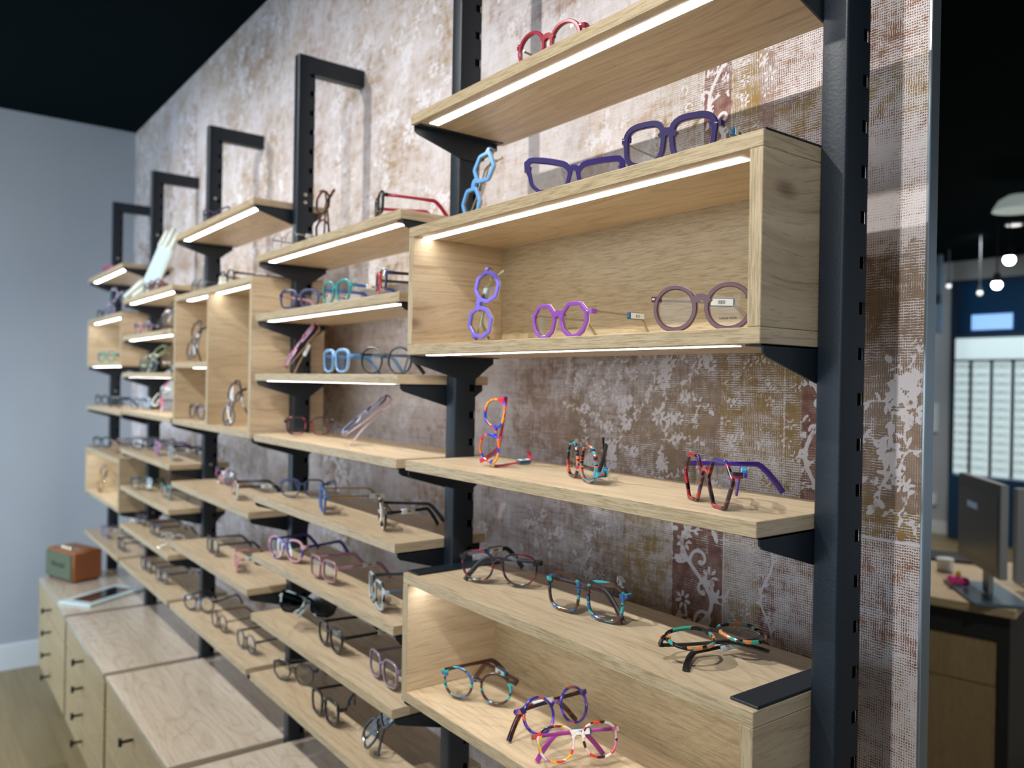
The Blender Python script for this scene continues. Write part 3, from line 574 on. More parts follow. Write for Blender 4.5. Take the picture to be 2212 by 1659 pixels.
# monitors
DKZ = FLOOR + 0.75
GREYM = plain('silver_plastic', srgb(150, 152, 150), 0.35, 0.2)
mn = empty('monitor', (-0.76, 2.33, DKZ), 'computer monitor with dark screen standing on the desk', 'monitor', rz=math.atan2(-0.311, 0.266))
b = MB(); b.box(-0.205, 0.205, 0.0, 0.026, 0.100, 0.412, c=0.003); b.build('housing', GREYM, mn)
b = MB(); b.box(-0.203, 0.203, -0.0016, -0.0001, 0.102, 0.410); b.build('bezel', plain('blue_black_bezel', srgb(28, 44, 58), 0.3), mn)
sm = NT('dark_screen'); sm.b.inputs['Base Color'].default_value = srgb(34, 30, 30); sm.b.inputs['Roughness'].default_value = 0.25
b = MB(); b.box(-0.190, 0.190, -0.0026, -0.0017, 0.135, 0.370); scn = b.build('screen', sm.m, mn)
b = MB(); b.box(-0.10, 0.0, -0.0032, -0.0027, 0.300, 0.322); b.build('screen_text', emit('screen_blue', srgb(50, 90, 130), 0.5), scn)
b = MB(); b.box(-0.03, 0.03, 0.028, 0.045, 0.012, 0.30, c=0.002); b.build('stand_neck', GREYM, mn)
b = MB(); b.box(-0.17, 0.17, -0.06, 0.12, 0.0, 0.012, c=0.003); b.build('stand_base', plain('blue_grey_base', srgb(88, 108, 122), 0.35), mn)
m2 = empty('monitor', (-0.700, 2.500, DKZ), 'light grey second monitor seen edge on, at the right frame edge', 'monitor', rz=math.radians(40))
b = MB(); b.box(0.0, 0.40, 0.0, 0.035, 0.03, 0.37, c=0.003); b.build('housing', GREYM, m2); b = MB(); b.box(0.15, 0.25, 0.036, 0.05, 0.012, 0.3); b.build('stand_neck', GREYM, m2); b = MB(); b.box(0.05, 0.35, 0.0, 0.16, 0, 0.012); b.build('stand_base', GREYM, m2)
ty = empty('toy', (-0.835, 2.36, DKZ + 0.0125), 'small pink toy with yellow top on the monitor base', 'toy')
b = MB(); capsule(b, (-0.022, 0, 0.018), (0.022, 0, 0.018), 0.017, 0.017); b.build('body', plain('pink_plastic', srgb(232, 70, 150), 0.35), ty, smooth='all')
b = MB(); capsule(b, (0, 0, 0.038), (0, 0, 0.048), 0.010, 0.007); b.build('head', plain('yellow_plastic', srgb(214, 160, 30), 0.4), ty, smooth='all')
b = MB(); b.cyl((0, 0, 0), (0, 0, 0.05), 0.028, 0.032, n=20); o = b.build('cup', WHITE, None, (-1.0, 2.62, DKZ + 0.0005)); tag(o, 'small white cup on the desk below the monitor', 'cup')
b = MB(); b.box(-0.16, 0.16, -0.10, 0.10, 0, 0.012, c=0.003); b.xf(Matrix.Rotation(0.5, 4, 'Z')); o = b.build('desk_pad', DARK, None, (-1.12, 2.88, DKZ + 0.0005)); tag(o, 'dark flat pad at the back of the desk', 'pad')
# ceiling lamps in the back room
def downlight(x, y, label, r=0.045, st=25):
    r_ = empty('downlight', (x, y, CEIL), label, 'ceiling light', 'round recessed ceiling lights')
    b = MB(); b.cyl((0, 0, 0.0), (0, 0, -0.012), r*1.25, n=20); b.build('ring', WHITE, r_)
    b = MB(); b.cyl((0, 0, -0.0122), (0, 0, -0.016), r, n=20); b.build('lens', emit('lamp_glow', (1, 0.97, 0.92, 1), st), r_)
pl_ = empty('pendant_lamp', (-1.62, 4.88, CEIL), 'pale domed pendant lamp at the right frame edge under the ceiling', 'lamp')
b = MB(); b.cyl((0, 0, -0.10), (0, 0, 0), 0.004, n=8); b.build('cord', DARK, pl_)
b = MB(); prof = [(0.01, -0.06), (0.06, -0.07), (0.11, -0.10), (0.14, -0.15), (0.145, -0.165)]
for (r0, z0), (r1, z1) in zip(prof[:-1], prof[1:]): b.cyl((0, 0, z0), (0, 0, z1), r0, r1, 28, caps=False)
b.build('shade', emit('pale_shade', srgb(190, 205, 200), 0.35), pl_, smooth='all', fix=False)
def hanging(x, y, z, r, label, st):
    r_ = empty('spot_lamp', (x, y, z), label, 'spot lamp', 'small spot lamps hanging beyond the partition')
    b = MB(); b.cyl((0, 0, r*0.6), (0, 0, r*2.6), r*0.9, r*0.7, 16); b.build('housing', DARK, r_)
    b = MB(); b.cyl((0, 0, r*2.6), (0, 0, CEIL - z), 0.006, n=8); b.build('stem', DARK, r_)
    b = MB(); capsule(b, (0, -0.001, 0), (0, 0.001, 0), r, r, 16); b.build('bulb', emit('lamp_glow', (1, 0.97, 0.92, 1), st), r_, smooth='all')
hanging(-1.9077, 5.5, 0.8784, 0.036, 'brightest hanging spot lamp, right below the dark ceiling edge', 30)
hanging(-2.1863, 6.0, 0.7696, 0.034, 'bright hanging spot lamp just above the blue lit panel', 30)
hanging(-2.5185, 6.5, 0.7737, 0.022, 'small dim hanging spot lamp in front of the dark window', 1.0)
hanging(-2.9996, 7.0, 0.9164, 0.022, 'small dim hanging spot lamp beside the grey far wall', 0.8)
downlight(-2.14, 6.17, 'faint white disc lamp recessed in the dark ceiling', 0.05, 1.2)
# ------------------------------------------------------------------ spectacles
def glass_mat(name, tint=(0.97, 0.98, 0.98, 1), fac=1.0):
    m = bpy.data.materials.new(name); m.use_nodes = True; t = m.node_tree; n = t.nodes; n.clear()
    o = n.new('ShaderNodeOutputMaterial'); mx = n.new('ShaderNodeMixShader'); tr = n.new('ShaderNodeBsdfTransparent'); gl = n.new('ShaderNodeBsdfGlossy'); fr = n.new('ShaderNodeFresnel'); mu = n.new('ShaderNodeMath'); mu.operation = 'MULTIPLY'
    tr.inputs[0].default_value = tint; gl.inputs['Roughness'].default_value = 0.03; fr.inputs[0].default_value = 1.5; mu.inputs[1].default_value = fac
    t.links.new(fr.outputs[0], mu.inputs[0]); t.links.new(mu.outputs[0], mx.inputs[0]); t.links.new(tr.outputs[0], mx.inputs[1]); t.links.new(gl.outputs[0], mx.inputs[2]); t.links.new(mx.outputs[0], o.inputs[0]); return m
LENS = glass_mat('clear_lens'); SUN = glass_mat('dark_sun_lens', (0.08, 0.09, 0.10, 1), 1.3); BLUELENS = glass_mat('pale_blue_lens', (0.70, 0.78, 0.95, 1))
_mats = {}
def solid(hexs, rough=0.28, metal=0.0):
    k = (hexs, rough, metal)
    if k not in _mats:
        c = srgb(*[int(hexs[i:i+2], 16) for i in (0, 2, 4)]); m = NT('acetate_' + hexs); m.b.inputs['Roughness'].default_value = rough; m.b.inputs['Metallic'].default_value = metal
        tc = m.new('ShaderNodeTexCoord'); nz = m.noise(tc.outputs['Object'], 90, 2); m.link(m.mix(m.math('MULTIPLY', nz, 0.18), c, tuple(x*0.6 for x in c[:3]) + (1,)), m.b.inputs['Base Color'])
        if not metal: m.b.inputs['Coat Weight'].default_value = 0.35; m.b.inputs['Coat Roughness'].default_value = 0.08
        _mats[k] = m.m
    return _mats[k]
def multi(*hexs, scale=150.0, seed=0.0, stretch=(1, 1, 1)):
    """patchy laminated acetate: several colours in hard edged bands"""
    k = ('multi', hexs, scale, seed)
    if k not in _mats:
        m = NT('laminated_acetate'); tc = m.new('ShaderNodeTexCoord'); mp = m.new('ShaderNodeMapping'); m.link(tc.outputs['Object'], mp.inputs['Vector']); mp.inputs['Location'].default_value = (seed, seed*0.7, seed*1.3); mp.inputs['Scale'].default_value = stretch
        vo = m.new('ShaderNodeTexVoronoi'); vo.inputs['Scale'].default_value = scale; m.link(mp.outputs[0], vo.inputs['Vector'])
        r = m.new('ShaderNodeValToRGB'); r.color_ramp.interpolation = 'CONSTANT'; m.link(m.sep(vo.outputs['Color'])[0], r.inputs[0]); el = r.color_ramp.elements
        while len(el) < len(hexs): el.new(0.5)
        for i, h in enumerate(hexs): el[i].position = i/len(hexs); el[i].color = srgb(*[int(h[j:j+2], 16) for j in (0, 2, 4)])
        m.link(r.outputs[0], m.b.inputs['Base Color']); m.b.inputs['Roughness'].default_value = 0.22; m.b.inputs['Coat Weight'].default_value = 0.5; m.b.inputs['Coat Roughness'].default_value = 0.06
        _mats[k] = m.m
    return _mats[k]
PIN = solid('c8c8c4', 0.25, 0.9)
LABELW = plain('white_price_label', srgb(236, 236, 230), 0.5); SLEEVE = plain('blue_tag_sleeve', srgb(22, 92, 132), 0.35); CLEARSL = plain('frosted_tag_sleeve', srgb(206, 222, 232), 0.3); INK = plain('black_ink', (0.015, 0.015, 0.015, 1), 0.6)
TEALSL = plain('teal_tag_sleeve', srgb(40, 150, 190), 0.35)

def chaikin(p, n=2):
    for _ in range(n):
        q = []
        for i in range(len(p)):
            a, b = p[i], p[(i+1) % len(p)]; q.append((a[0]*0.86 + b[0]*0.14, a[1]*0.86 + b[1]*0.14)); q.append((a[0]*0.14 + b[0]*0.86, a[1]*0.14 + b[1]*0.86))
        p = q
    return p
def resample(p, n):
    L = [0]
    for i in range(len(p)): a, b = p[i], p[(i+1) % len(p)]; L.append(L[-1] + math.hypot(b[0]-a[0], b[1]-a[1]))
    out = []; j = 0
    for i in range(n):
        s = L[-1]*i/n
        while L[j+1] < s: j += 1
        t = (s - L[j])/max(L[j+1]-L[j], 1e-9); a, b = p[j], p[(j+1) % len(p)]; out.append((a[0] + (b[0]-a[0])*t, a[1] + (b[1]-a[1])*t))
    return out
def outline(kind, w, h, n=52):
    """lens outline, x positive towards the temple, centred; counter clockwise"""
    W, H = w/2, h/2; E = lambda e: [(W*math.copysign(abs(math.cos(t))**(2/e), math.cos(t)), H*math.copysign(abs(math.sin(t))**(2/e), math.sin(t))) for t in [2*math.pi*i/72 for i in range(72)]]
    if kind == 'round': return E(2.05)[::1] if n == 72 else resample(E(2.05), n)
    if kind == 'square': return resample([(x*(1 + 0.07*z/H), z) for x, z in E(3.4)], n)
    if kind == 'rect': return resample([(x*(1 + 0.05*z/H), z) for x, z in E(4.2)], n)
    if kind == 'panto': return resample([(x*(1 + 0.13*z/H), z) for x, z in E(2.5)], n)
    P = {'cat': [(1.12, 1.0), (0.2, 0.86), (-0.72, 0.62), (-1.0, 0.25), (-0.86, -0.62), (-0.35, -1.0), (0.45, -1.0), (0.88, -0.6), (1.0, 0.2)],
         'octagon': [(0.44, 1.0), (-0.44, 1.0), (-1.0, 0.42), (-1.0, -0.38), (-0.46, -1.0), (0.42, -1.0), (1.0, -0.40), (1.0, 0.42)],
         'hex': [(0.50, 1.0), (-0.52, 1.0), (-1.02, 0.12), (-0.46, -1.0), (0.48, -1.0), (1.06, 0.20)],
         'crown': [(0.48, 1.0), (-0.40, 1.0), (-0.86, 0.50), (-1.0, 0.02), (-0.80, -0.6), (-0.30, -0.98), (0.22, -1.0), (0.74, -0.66), (1.0, -0.05), (0.98, 0.42)]}[kind]
    p = [(x*W, z*H) for x, z in P]
    if kind == 'cat': return resample(chaikin(p, 2), n)
    q = []
    for i in range(len(p)):                      # small rounding at each corner, flats kept flat
        a, b, c = p[i-1], p[i], p[(i+1) % len(p)]
        for t in (0.20, 0.09): q.append((b[0] + (a[0]-b[0])*t, b[1] + (a[1]-b[1])*t))
        q.append((b[0]*0.962 + (a[0]+c[0])*0.019, b[1]*0.962 + (a[1]+c[1])*0.019))
        for t in (0.09, 0.20): q.append((b[0] + (c[0]-b[0])*t, b[1] + (c[1]-b[1])*t))
    return q
def eyeglasses(label, pose, kind='panto', w=0.047, h=0.042, br=0.019, rim=0.0040, dep=0.0042, front='222222', back=None, temple=None, tstyle='acetate', fold=(0, 0), tagc=None, tagside=1, lens=None, pins=False, group=None, s=1.0, tagtext=None, brand=False, lenstxt=None, droop=0.036, tags=0.55, brow=None, room=None):
    """pose = (x, y, shelf z, yaw, pitch, roll, spin) in degrees; the pair is lowered until it rests on the shelf"""
    fm = front if not isinstance(front, str) else solid(front); bm_ = fm if back is None else (solid(back) if isinstance(back, str) else back)
    tm = fm if temple is None else (solid(temple, 0.3, 0.0 if tstyle == 'acetate' else 0.85) if isinstance(temple, str) else temple)
    parts = []                                    # (name, MB, materials, parent index, label, smooth)
    cx = (w + br)/2; curve = lambda x: 0.0040*(x/0.07)**2
    dep = 0.0062 if back is not None and dep == 0.0042 else dep; out = outline(kind, w, h); n = len(out); zc = h/2 + rim
    F = MB()
    for sd in (-1, 1):
        rings = []
        for i, (x, z) in enumerate(out):
            a, p_, b = out[i-1], out[i], out[(i+1) % n]; l1 = math.hypot(p_[0]-a[0], p_[1]-a[1]) + 1e-9; l2 = math.hypot(b[0]-p_[0], b[1]-p_[1]) + 1e-9
            n1 = ((p_[1]-a[1])/l1, -(p_[0]-a[0])/l1); n2 = ((b[1]-p_[1])/l2, -(b[0]-p_[0])/l2); nx, nz = n1[0]+n2[0], n1[1]+n2[1]; l = nx*nx + nz*nz; nx, nz = 2*nx/l, 2*nz/l
            ww = rim*(1.0 + ((brow or 1.0) - 1.0)*min(1.0, max(0.0, (z/h - 0.0)/0.3)))
            sec = [(-0.0004, -dep/2 + 0.0008), (0.0006, -dep/2), (ww - 0.0009, -dep/2), (ww, -dep/2 + 0.0011), (ww, 0.0), (ww, dep/2 - 0.0011), (ww - 0.0009, dep/2), (0.0002, dep/2), (-0.0004, 0.0)]
            rings.append([(sd*(cx + x + nx*o), y, zc + z + nz*o) for o, y in sec])
        k = len(rings[0]); vs = [p for r in rings for p in r]; fs = []; fb = []
        for i in range(n):
            for j in range(k):
                q = (i*k+j, i*k+(j+1) % k, ((i+1) % n)*k+(j+1) % k, ((i+1) % n)*k+j); (fb if j in (4, 5, 6, 7) else fs).append(q)
        o = len(F.v); F.add(vs, fs, 0); F.f += [tuple(i + o for i in f) for f in fb]; F.mi += [1]*len(fb)
    # bridge
    zb = zc + h*0.17; x0 = br/2 - 0.0005; tk = rim*(0.72 if rim > 0.0045 else 0.52)
    pts = [(-x0 - rim*0.2, 0, zb - h*0.04), (-x0*0.62, 0, zb + h*0.06), (-x0*0.25, 0, zb + h*0.10), (x0*0.25, 0, zb + h*0.10), (x0*0.62, 0, zb + h*0.06), (x0 + rim*0.2, 0, zb - h*0.04)]
    sec = lambda i, t: [(-dep/2, -tk), (dep/2, -tk), (dep/2, tk), (-dep/2, tk)]
    F.sweep(pts, sec, up=(0, 0, 1))
    # end pieces
    hw = cx + w/2 + rim; zh = zc + h*0.27; xh = hw + 0.0040
    for sd in (-1, 1):
        xe = max(out, key=lambda p: p[0] + p[1]*0.6)[0]
        pts = [(sd*(cx + xe*0.93), 0.0, zh - 0.0006), (sd*(hw - 0.0005), 0.0003, zh), (sd*(xh - 0.001), 0.0010, zh + 0.0002), (sd*xh, 0.0042, zh), (sd*xh, 0.0080, zh)]
        tt = 0.0034 if tstyle == 'acetate' or rim > 0.003 else 0.0018
        F.sweep(pts, lambda i, t: [(-0.0016, -tt), (0.0016, -tt), (0.0016, tt), (-0.0016, tt)], up=(0, 0, 1))
    F.v = [(x, y + curve(x), z) for x, y, z in F.v]; parts.append(('frame_front', F, [fm, bm_], -1, None, True))
    # lenses
    for sd in (-1, 1):
        b = MB(); vs = [(sd*cx, -0.0010 + curve(sd*cx), zc)]; 
        for r in (0.5, 1.0):
            for (x, z) in out: vs.append((sd*(cx + x*r*1.004), -0.0010 + 0.0012*r*r + curve(sd*(cx + x*r)), zc + z*r*1.004))
        fs = [(0, 1 + i, 1 + (i+1) % n) for i in range(n)] + [(1+i, 1+n+i, 1+n+(i+1) % n, 1+(i+1) % n) for i in range(n)]
        b.add(vs, fs); parts.append(('lens', b, [lens or LENS], -1, None, 'all'))
        if pins:
            b2 = MB(); b2.box(sd*(hw - 0.0005) - 0.0020, sd*(hw - 0.0005) + 0.0020, -dep/2 - 0.0009, -dep/2 - 0.0001, zh - 0.0008, zh + 0.0008, c=0.0003); b2.v = [(x, y + curve(x), z) for x, y, z in b2.v]; parts.append(('rivet', b2, [PIN], 0, 'small silver pin', False))
    if lenstxt:
        parts.append(('lens_print', lenstxt, (cx*1.02, -0.0026, zc - h*0.30), 2, None, False))
    # temples
    for ti, sd in enumerate((-1, 1)):
        b = MB(); N = 20; pts = []
        for i in range(N):
            t = i/(N-1); L = 0.132*t; yb = 0.090
            if L < yb: y, z = L, -0.03*L*0.5
            else: q = (L - yb)/(0.132 - yb); y = yb + 0.034*q; z = -0.03*yb*0.5 - droop*q**1.35
            pts.append((-0.005*sd*t*t*2, y, z))
        if tstyle == 'acetate': sec = lambda i, t: [(a*(0.0013 + 0.0004*t), c*(0.0032 - 0.0008*math.sin(math.pi*min(1, t*1.4)) + 0.0006*t)) for a, c in ((-1, -0.6), (-0.6, -1), (0.6, -1), (1, -0.6), (1, 0.6), (0.6, 1), (-0.6, 1), (-1, 0.6))]
        else: sec = lambda i, t: [(a*(0.0005 if t < 0.68 else 0.0013), c*(0.0016 if t < 0.68 else 0.0022)) for a, c in ((-1, -0.6), (-0.6, -1), (0.6, -1), (1, -0.6), (1, 0.6), (0.6, 1), (-0.6, 1), (-1, 0.6))]
        b.sweep(pts, sec, up=(0, 0, 1)); b.box(-0.0018, 0.0018, -0.0008, 0.0050, -0.0018, 0.0018)
        hy = 0.0088 + curve(xh) + (0.0032 if (sd > 0 and fold[1] > 40) else 0)
        T = Matrix.Translation((sd*xh, hy, zh)) @ Matrix.Rotation(math.radians(fold[ti])*sd, 4, 'Z')
        b.xf(T); pi = len(parts); parts.append(('temple', b, [tm], -1, None, True))
        if tagc and (tagside == sd or tagside == 0):
            sl = {'blue': SLEEVE, 'white': CLEARSL, 'teal': TEALSL}[tagc]; y0 = 0.132*tags - 0.015; g = MB(); zt = -0.001; xo = -0.005*sd*tags*tags*2
            g.box(xo - 0.0034, xo + 0.0034, y0, y0 + 0.032, zt - 0.0050, zt + 0.0050, 0, c=0.0012)
            for q in (-1, 1): g.box(xo + q*0.0037 - 0.0003, xo + q*0.0037 + 0.0003, y0 + 0.0025, y0 + 0.0295, zt - 0.0040, zt + 0.0040, 1)
            if not tagtext:
                for q in (-1, 1):
                    yy = y0 + 0.011; 
                    for wd_ in (1, 2, 1, 3, 1, 2, 2, 1): g.box(xo + q*0.0041 - 0.00006, xo + q*0.0041 + 0.00006, yy, yy + wd_*0.00035, zt - 0.0022, zt + 0.0022, 2); yy += wd_*0.00035 + 0.0006
            g.xf(T); parts.append(('price_tag', g, [sl, LABELW, INK], pi, 'price tag with white label' + (' in a blue sleeve' if tagc == 'blue' else ''), False))
            if tagtext: parts.append(('tag_print', (tagtext, T @ Matrix.Translation((xo + sd*0.0042, y0 + 0.016, zt)) @ Matrix.Rotation(sd*math.pi/2, 4, 'Z') @ Matrix.Rotation(math.pi/2, 4, 'X') @ Matrix.Rotation(math.pi, 4, 'Z')), None, pi, None, False))
    x, y, zs, yaw, pitch, roll, spin = pose
    # settle: turn the meshes, so that the empty stays upright at the pair's base
    Rm = Matrix.Rotation(math.radians(yaw), 4, 'Z') @ Matrix.Rotation(math.radians(pitch), 4, 'X') @ Matrix.Rotation(math.radians(roll), 4, 'Y') @ Matrix.Rotation(math.radians(spin), 4, 'X') @ Matrix.Translation((0, 0, -zc)) 
    Rm = Matrix.Scale(s, 4) @ Rm
    lo = 1e9
    for p in parts:
        if isinstance(p[1], MB): lo = min(lo, min((Rm @ Vector(v)).z for v in p[1].v))
    Rm = Matrix.Translation((0, 0, -lo + 0.0003)) @ Rm
    if room:                                   # keep the whole pair on its board
        vs = [v for p in parts if isinstance(p[1], MB) for v in (Rm @ Vector(q) for q in p[1].v)]
        ax_, bx_, ay_, by_ = min(v.x for v in vs) + x, max(v.x for v in vs) + x, min(v.y for v in vs) + y, max(v.y for v in vs) + y
        if by_ > room[2]: d_ = by_ - room[2]; y -= d_; ay_ -= d_
        if ay_ < 0.0005: y += 0.0005 - ay_
        if ax_ < room[0]: x += room[0] - ax_
        elif bx_ > room[1]: x -= bx_ - room[1]
    root = empty('eyeglasses', (x, y, zs), label, 'eyeglasses', group); root.empty_display_size = 0.02; objs = []
    for nm, b, mt, par, lb_, smo in parts:
        pr_ = root if par < 0 else objs[par]
        if nm == 'lens_print':
            o = text_part(nm, b, 0.0042, INK, root, mt, (math.pi/2, 0, 0), 0.00005); me = o.data; me.transform(Rm @ o.matrix_basis); o.matrix_basis = Matrix.Identity(4); o.parent = pr_
        elif nm == 'tag_print':
            o = text_part(nm, b[0], 0.0058, INK, root, (0, 0, 0), (0, 0, 0), 0.00005); o.data.transform(Rm @ b[1]); o.parent = pr_
        else:
            b.xf(Rm); o = b.build(nm, mt, pr_, smooth=smo)
        if lb_: tag(o, lb_)
        objs.append(o)
    return root
# the pairs on show: x, y, shelf height, yaw, pitch, roll
eyeglasses('round crimson red glasses with a grey back, on the topmost sharp shelf', (-0.3957, 0.0360, 0.4174, 11, 0, 0, 0), kind='round', w=0.044, h=0.042, rim=0.0052, front='9c1030', back='8c8274', temple='8a8478', tstyle='metal', pins=True, room=(-0.723, -0.002, 0.194))
eyeglasses('light blue glasses stood on end on top of the large sharp box', (-0.6250, 0.0750, 0.2212, 5, 0, -59.6, 0), kind='hex', w=0.044, h=0.036, rim=0.0062, front='5f9cd6', back='b09a88', temple='c9b9a0', tstyle='metal', fold=(88,86), tagc='white', tagside=1, room=(-0.723, -0.002, 0.194))
eyeglasses('purple cat-eye glasses on top of the large sharp box', (-0.3525, 0.0524, 0.2212, 45, 0, 0, 0), kind='cat', w=0.053, h=0.040, br=0.016, rim=0.0056, brow=1.5, front='302468', back='a8967c', temple='8f8264', tstyle='metal', tagc='blue', tagside=1, room=(-0.723, -0.002, 0.194))
eyeglasses('purple square glasses with silver pins on top of the large sharp box', (-0.1576, 0.0303, 0.2212, 15, 0, 0, 0), kind='square', w=0.046, h=0.042, br=0.018, rim=0.0066, brow=1.2, front='2c2056', back='b8ae9c', temple='c9ccc4', tstyle='metal', pins=True, tagc='blue', tagside=1, tags=0.3, room=(-0.723, -0.002, 0.194))
eyeglasses('blue-violet octagonal glasses stood on end inside the large sharp box', (-0.6157, 0.0850, 0.0175, 13, 0, -76.3, 0), kind='octagon', w=0.042, h=0.042, rim=0.0060, front='7468d4', back='d8d4d0', temple='cdc6a4', tstyle='metal', fold=(88,87), tagc='white', tagside=-1, room=(-0.705, -0.020, 0.185))
eyeglasses('bright violet flat-topped glasses inside the large sharp box', (-0.3664, 0.0405, 0.0175, 1, 0, 0, 0), kind='crown', w=0.044, h=0.040, rim=0.0056, front='8c4cae', back='eeeae4', temple='bdb6a6', tstyle='metal', pins=True, tagc='blue', tagside=1, tags=0.62, tagtext='319', lenstxt='NINA MÛR', droop=0.034, room=(-0.705, -0.020, 0.185))
eyeglasses('round maroon glasses partly behind the right panel of the sharp box', (-0.1034, 0.0315, 0.0175, 17, 0, 0, 0), kind='round', w=0.046, h=0.045, br=0.019, rim=0.0052, front='5c343c', back='e6e0dc', temple='bcb9ac', tstyle='metal', pins=True, tagc='blue', tagside=-1, tags=0.6, lenstxt='NINA MÛR', fold=(52,4), room=(-0.705, -0.020, 0.185))
eyeglasses('orange and blue patterned glasses propped on end on the sharp shelf, red temples', (-0.5515, 0.0600, -0.1833, 10, 0, 100.6, 0), kind='panto', w=0.044, h=0.042, front=multi('e8722a','2a3fc0','c8283a','e0a040','3048d0', scale=95.0), temple='c8304a', fold=(86,0), tagc='blue', tagside=1, s=.93, room=(-0.723, -0.002, 0.194))
eyeglasses('black, red and teal striped glasses lying upside down on the sharp shelf', (-0.3566, 0.0762, -0.1833, -23, 0, 180, 0), kind='panto', w=0.045, h=0.042, front=multi('141416','b03a34','1a1a1e','d86a44','16161a','3a90a8', scale=150.0, stretch=(0.35,0.35,1.9)), temple='15181c', tagc='teal', tagside=-1, tags=0.2, fold=(66,86), s=1.08, room=(-0.723, -0.002, 0.194))
eyeglasses('red and black hexagonal glasses with purple temples on the sharp shelf', (-0.1048, 0.0496, -0.1833, -25, 0, 0, 0), kind='hex', w=0.050, h=0.050, rim=0.0040, front=multi('8c1c2c','1e0e18','a82830','4a1428','302880','1e1014', scale=120.0, stretch=(0.35,0.35,1.6)), temple='4b2a9c', tagc='teal', tagside=1, tags=0.33, fold=(0,62), s=0.98, room=(-0.723, -0.002, 0.194))
eyeglasses('thin red and black speckled round glasses at the left on the lowest sharp box', (-0.5571, 0.0837, -0.3793, 31, 0, 0, 0), kind='panto', w=0.050, h=0.043, rim=0.0026, front=multi('2a2228','8e2440','1e1c22','3a3036','241e24', scale=130.0, stretch=(0.5,0.5,1.5)), temple='2a2026', tagc='blue', tagside=-1, tags=0.5, fold=(24,89), s=1.08, room=(-0.723, -0.002, 0.194))
eyeglasses('turquoise bridged brown striped square glasses on the lowest sharp box', (-0.3469, 0.0793, -0.3793, 10, 0, 0, 0), kind='square', w=0.050, h=0.044, rim=0.0034, front=multi('3c2a22','2fa4a4','5a3a28','2a5e98','382822','46301f', scale=120.0, stretch=(0.35,0.35,1.6)), temple='4a2c2a', tagc='white', tagside=1, fold=(86,44), brow=1.3, s=1.08, room=(-0.723, -0.002, 0.194))
eyeglasses('folded black glasses with teal striped bridge and crossed temples, lowest sharp box', (-0.1199, 0.0926, -0.3793, 72, -80, 0, 0), kind='panto', w=0.052, h=0.044, rim=0.0034, front=multi('101216','14161a','38a896','0e1014','e08a50', scale=90.0, stretch=(2,1,1)), temple='0c0e12', tagc='white', tagside=1, tags=0.3, fold=(85,81), s=1.03, room=(-0.723, -0.002, 0.194))
eyeglasses('round brown glasses with turquoise bridge inside the lowest sharp box', (-0.5966, 0.0713, -0.5830, 31, 0, 0, 0), kind='round', w=0.045, h=0.043, rim=0.0034, front=multi('38281f','2fa4a4','4c3426','3a6ca0','35221a', scale=120.0, stretch=(0.4,0.4,1.5)), temple='46221c', tagc='blue', tagside=1, tags=0.35, fold=(30,52), s=1.08, room=(-0.705, -0.020, 0.185))
eyeglasses('round dark blue and violet patterned glasses inside the lowest sharp box', (-0.4115, 0.0893, -0.5830, 91, -22, 0, 0), kind='round', w=0.046, h=0.044, rim=0.0032, front=multi('2a2890','6a4ac0','201c60','c85a40','3a38a8', scale=110.0), temple=multi('3a1c1c','201a40','6a2a1c', scale=120.0), tagc='white', tagside=1, tags=0.45, fold=(74,70), s=1.08, room=(-0.705, -0.020, 0.185))
eyeglasses('yellow, pink and clear patterned glasses with magenta temples at the bottom edge', (-0.3265, 0.0496, -0.5830, 68, -20, 0, 0), kind='panto', w=0.050, h=0.045, rim=0.0034, front=multi('e8b828','e8e4e0','d070a0','2a2228','d83a28','e8c8c8', scale=100.0), temple='a83a9c', tagc='blue', tagside=1, tags=0.4, fold=(70,72), s=0.94, room=(-0.705, -0.020, 0.185))
eyeglasses('brown tortoiseshell octagonal glasses stood on end beside the tall black upright', (-1.2267, 0.0600, 0.2603, 13, 0, -90, 0), kind='octagon', w=0.046, h=0.042, front=multi('4a2c1e','6e4428','2c1a14', scale=70.0), fold=(85,80), room=(-1.478, -0.758, 0.194))
eyeglasses('black fronted glasses with crimson temples, right of the brown standing pair', (-0.8965, 0.0282, 0.2603, -21, 0, 0, 0), kind='rect', h=0.036, front='1a1a1e', temple='b82848', fold=(6,6), room=(-1.478, -0.758, 0.194))
eyeglasses('thin silver wire glasses at the left end of the shelf with the brown standing pair', (-1.3962, 0.0352, 0.2603, 9, 0, 0, 0), kind='round', rim=0.0014, dep=0.002, front='8c8e90', temple='8c8e90', tstyle='metal', tagc='white', tagside=1, tags=.2, room=(-1.478, -0.758, 0.194))
eyeglasses('navy topped glasses with a white tag, left of the teal pair', (-1.3197, 0.0484, 0.1133, 24, 0, 0, 0), kind='square', h=0.036, front='26305e', brow=1.3, tagc='white', tagside=1, tags=.25, temple='d898a0', room=(-1.478, -0.758, 0.194))
eyeglasses('teal green round thick glasses on the second lit shelf', (-1.1000, 0.0367, 0.1133, 3, 0, 0, 0), kind='panto', rim=0.0052, front='1f8486', temple='2a5ab0', tagc='white', tagside=1, tags=.3, room=(-1.478, -0.758, 0.194))
eyeglasses('blue glasses with red hinge corners, right of the teal pair', (-0.8749, 0.0243, 0.1133, -19, 0, 0, 0), kind='rect', h=0.034, front=multi('2a3a5c','d04848','26345a','2a3a5c', scale=60.0), temple='20242e', tagc='white', tagside=1, tags=.7, room=(-1.478, -0.758, 0.194))
eyeglasses('lilac and red glasses propped at a slant against the upright, left of round black glasses', (-1.3505, 0.0600, -0.0338, 53, 0, -54.8, -68), kind='cat', h=0.036, front=multi('b088b8','8e3040','c8a8c8', scale=60.0), temple='8c6a50', fold=(84,80), tagc='white', tagside=1, tags=.5, room=(-1.478, -0.758, 0.194))
